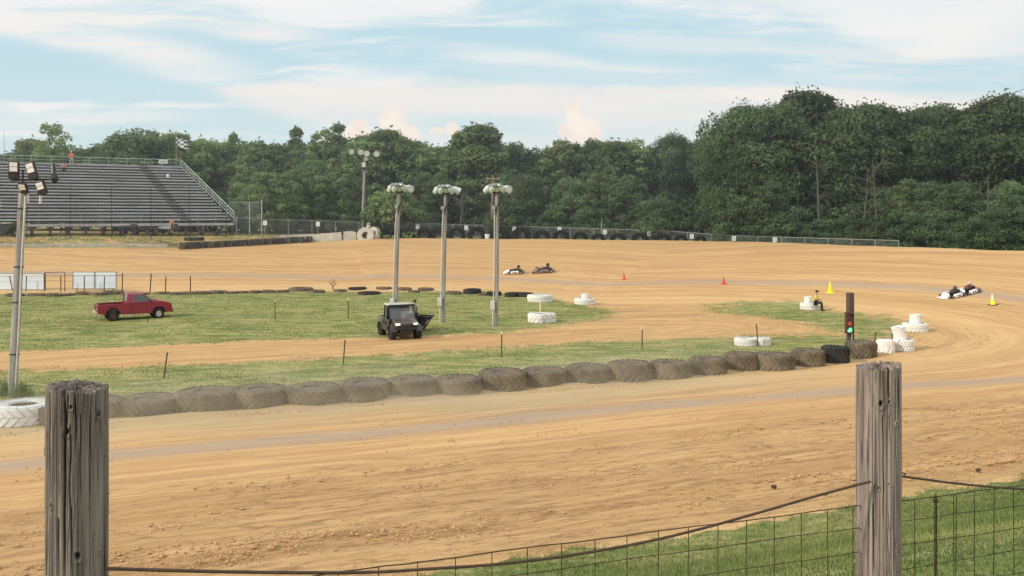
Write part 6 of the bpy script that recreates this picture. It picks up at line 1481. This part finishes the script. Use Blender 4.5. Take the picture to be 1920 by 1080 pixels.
# ------------------------------------------------------------------ overhead wire
A=at(1128,416,104); pp=empty('wire_post',(A.x,A.y,Z(A.x,A.y)),0,'slim pole on the far fence where the overhead wire comes down','pole'); MB().tube([(0,0,-.2),(0,0,A.z-Z(A.x,A.y)+.1)],.06,7).build('shaft',M_STEEL,pp)
Pw_=[at(1100,425,104.5),at(1128,416,104),at(1250,388,96),at(1400,344,87),at(1600,279,77),at(1790,215,69),at(1920,167,64),at(2100,95,59)]
tag(MB().tube(dense(Pw_,6),.016,5).build('overhead_wire',M_BLKC),'thin black overhead wire rising to the upper right corner','wire')
# small stones and a clod on the near track
for i,(px,py,lab) in enumerate(((1451,915,'single dark clod lying on the track left of the right post'),(1835,884,'small clod on the dirt edge right of the right post'))):
    g=G(px,py); o=MB().ball((0,0,.02),(.055,.045,.035),8).build('dirt_clod',M_RUST); o.location=g; tag(o,lab,'clod')

# ------------------------------------------------------------------ drifting dust low over the tyre wall
def volume_mat(name,dens,col,noise=None,aniso=.2):
    m=bpy.data.materials.new(name); m.use_nodes=True; t=NT(m.node_tree); t.n.clear(); out=t.node('ShaderNodeOutputMaterial')
    v=t.node('ShaderNodeVolumeScatter'); v.inputs['Color'].default_value=(*col,1); v.inputs['Anisotropy'].default_value=aniso
    if noise:
        pos=t.node('ShaderNodeNewGeometry').outputs['Position']; n=t.noise(t.mapping(pos,scale=(.16,.22,.5)),1.0,3,.55)
        z=t.xyz(obj_co(t))[2]; f=t.m('MULTIPLY',t.sstep(n,.38,.62),t.sstep(z,.15,1.7,1,0)); e2=t.xyz(obj_co(t))[1]
        f=t.m('MULTIPLY',f,t.sstep(t.m('ABSOLUTE',e2),3.0,6.5,1,0)); f=t.m('MULTIPLY',f,t.sstep(t.m('ABSOLUTE',t.xyz(obj_co(t))[0]),12,20,1,0))
        t.link(t.m('MULTIPLY',f,dens),v.inputs['Density'])
    else: v.inputs['Density'].default_value=dens
    t.link(v.outputs[0],out.inputs['Volume']); return m
c=28.5*NN+7*U; ang=math.atan2(U[1],U[0])
o=MB().box((0,0,.95),(40,13,1.9)).build('dust',volume_mat('drifting_dust',.15,(1.0,.76,.45),True)); o.location=(c[0],c[1],.02); o.rotation_euler=(0,0,ang); tag(o,kind='stuff')
scene.cycles.volume_step_rate=4; scene.cycles.volume_preview_step_rate=4; scene.cycles.volume_max_steps=64
o=MB().box((0,190,38),(700,250,90)).build('haze',volume_mat('evening_haze',.0016,(.85,.92,1.0),None,.3)); tag(o,kind='stuff')
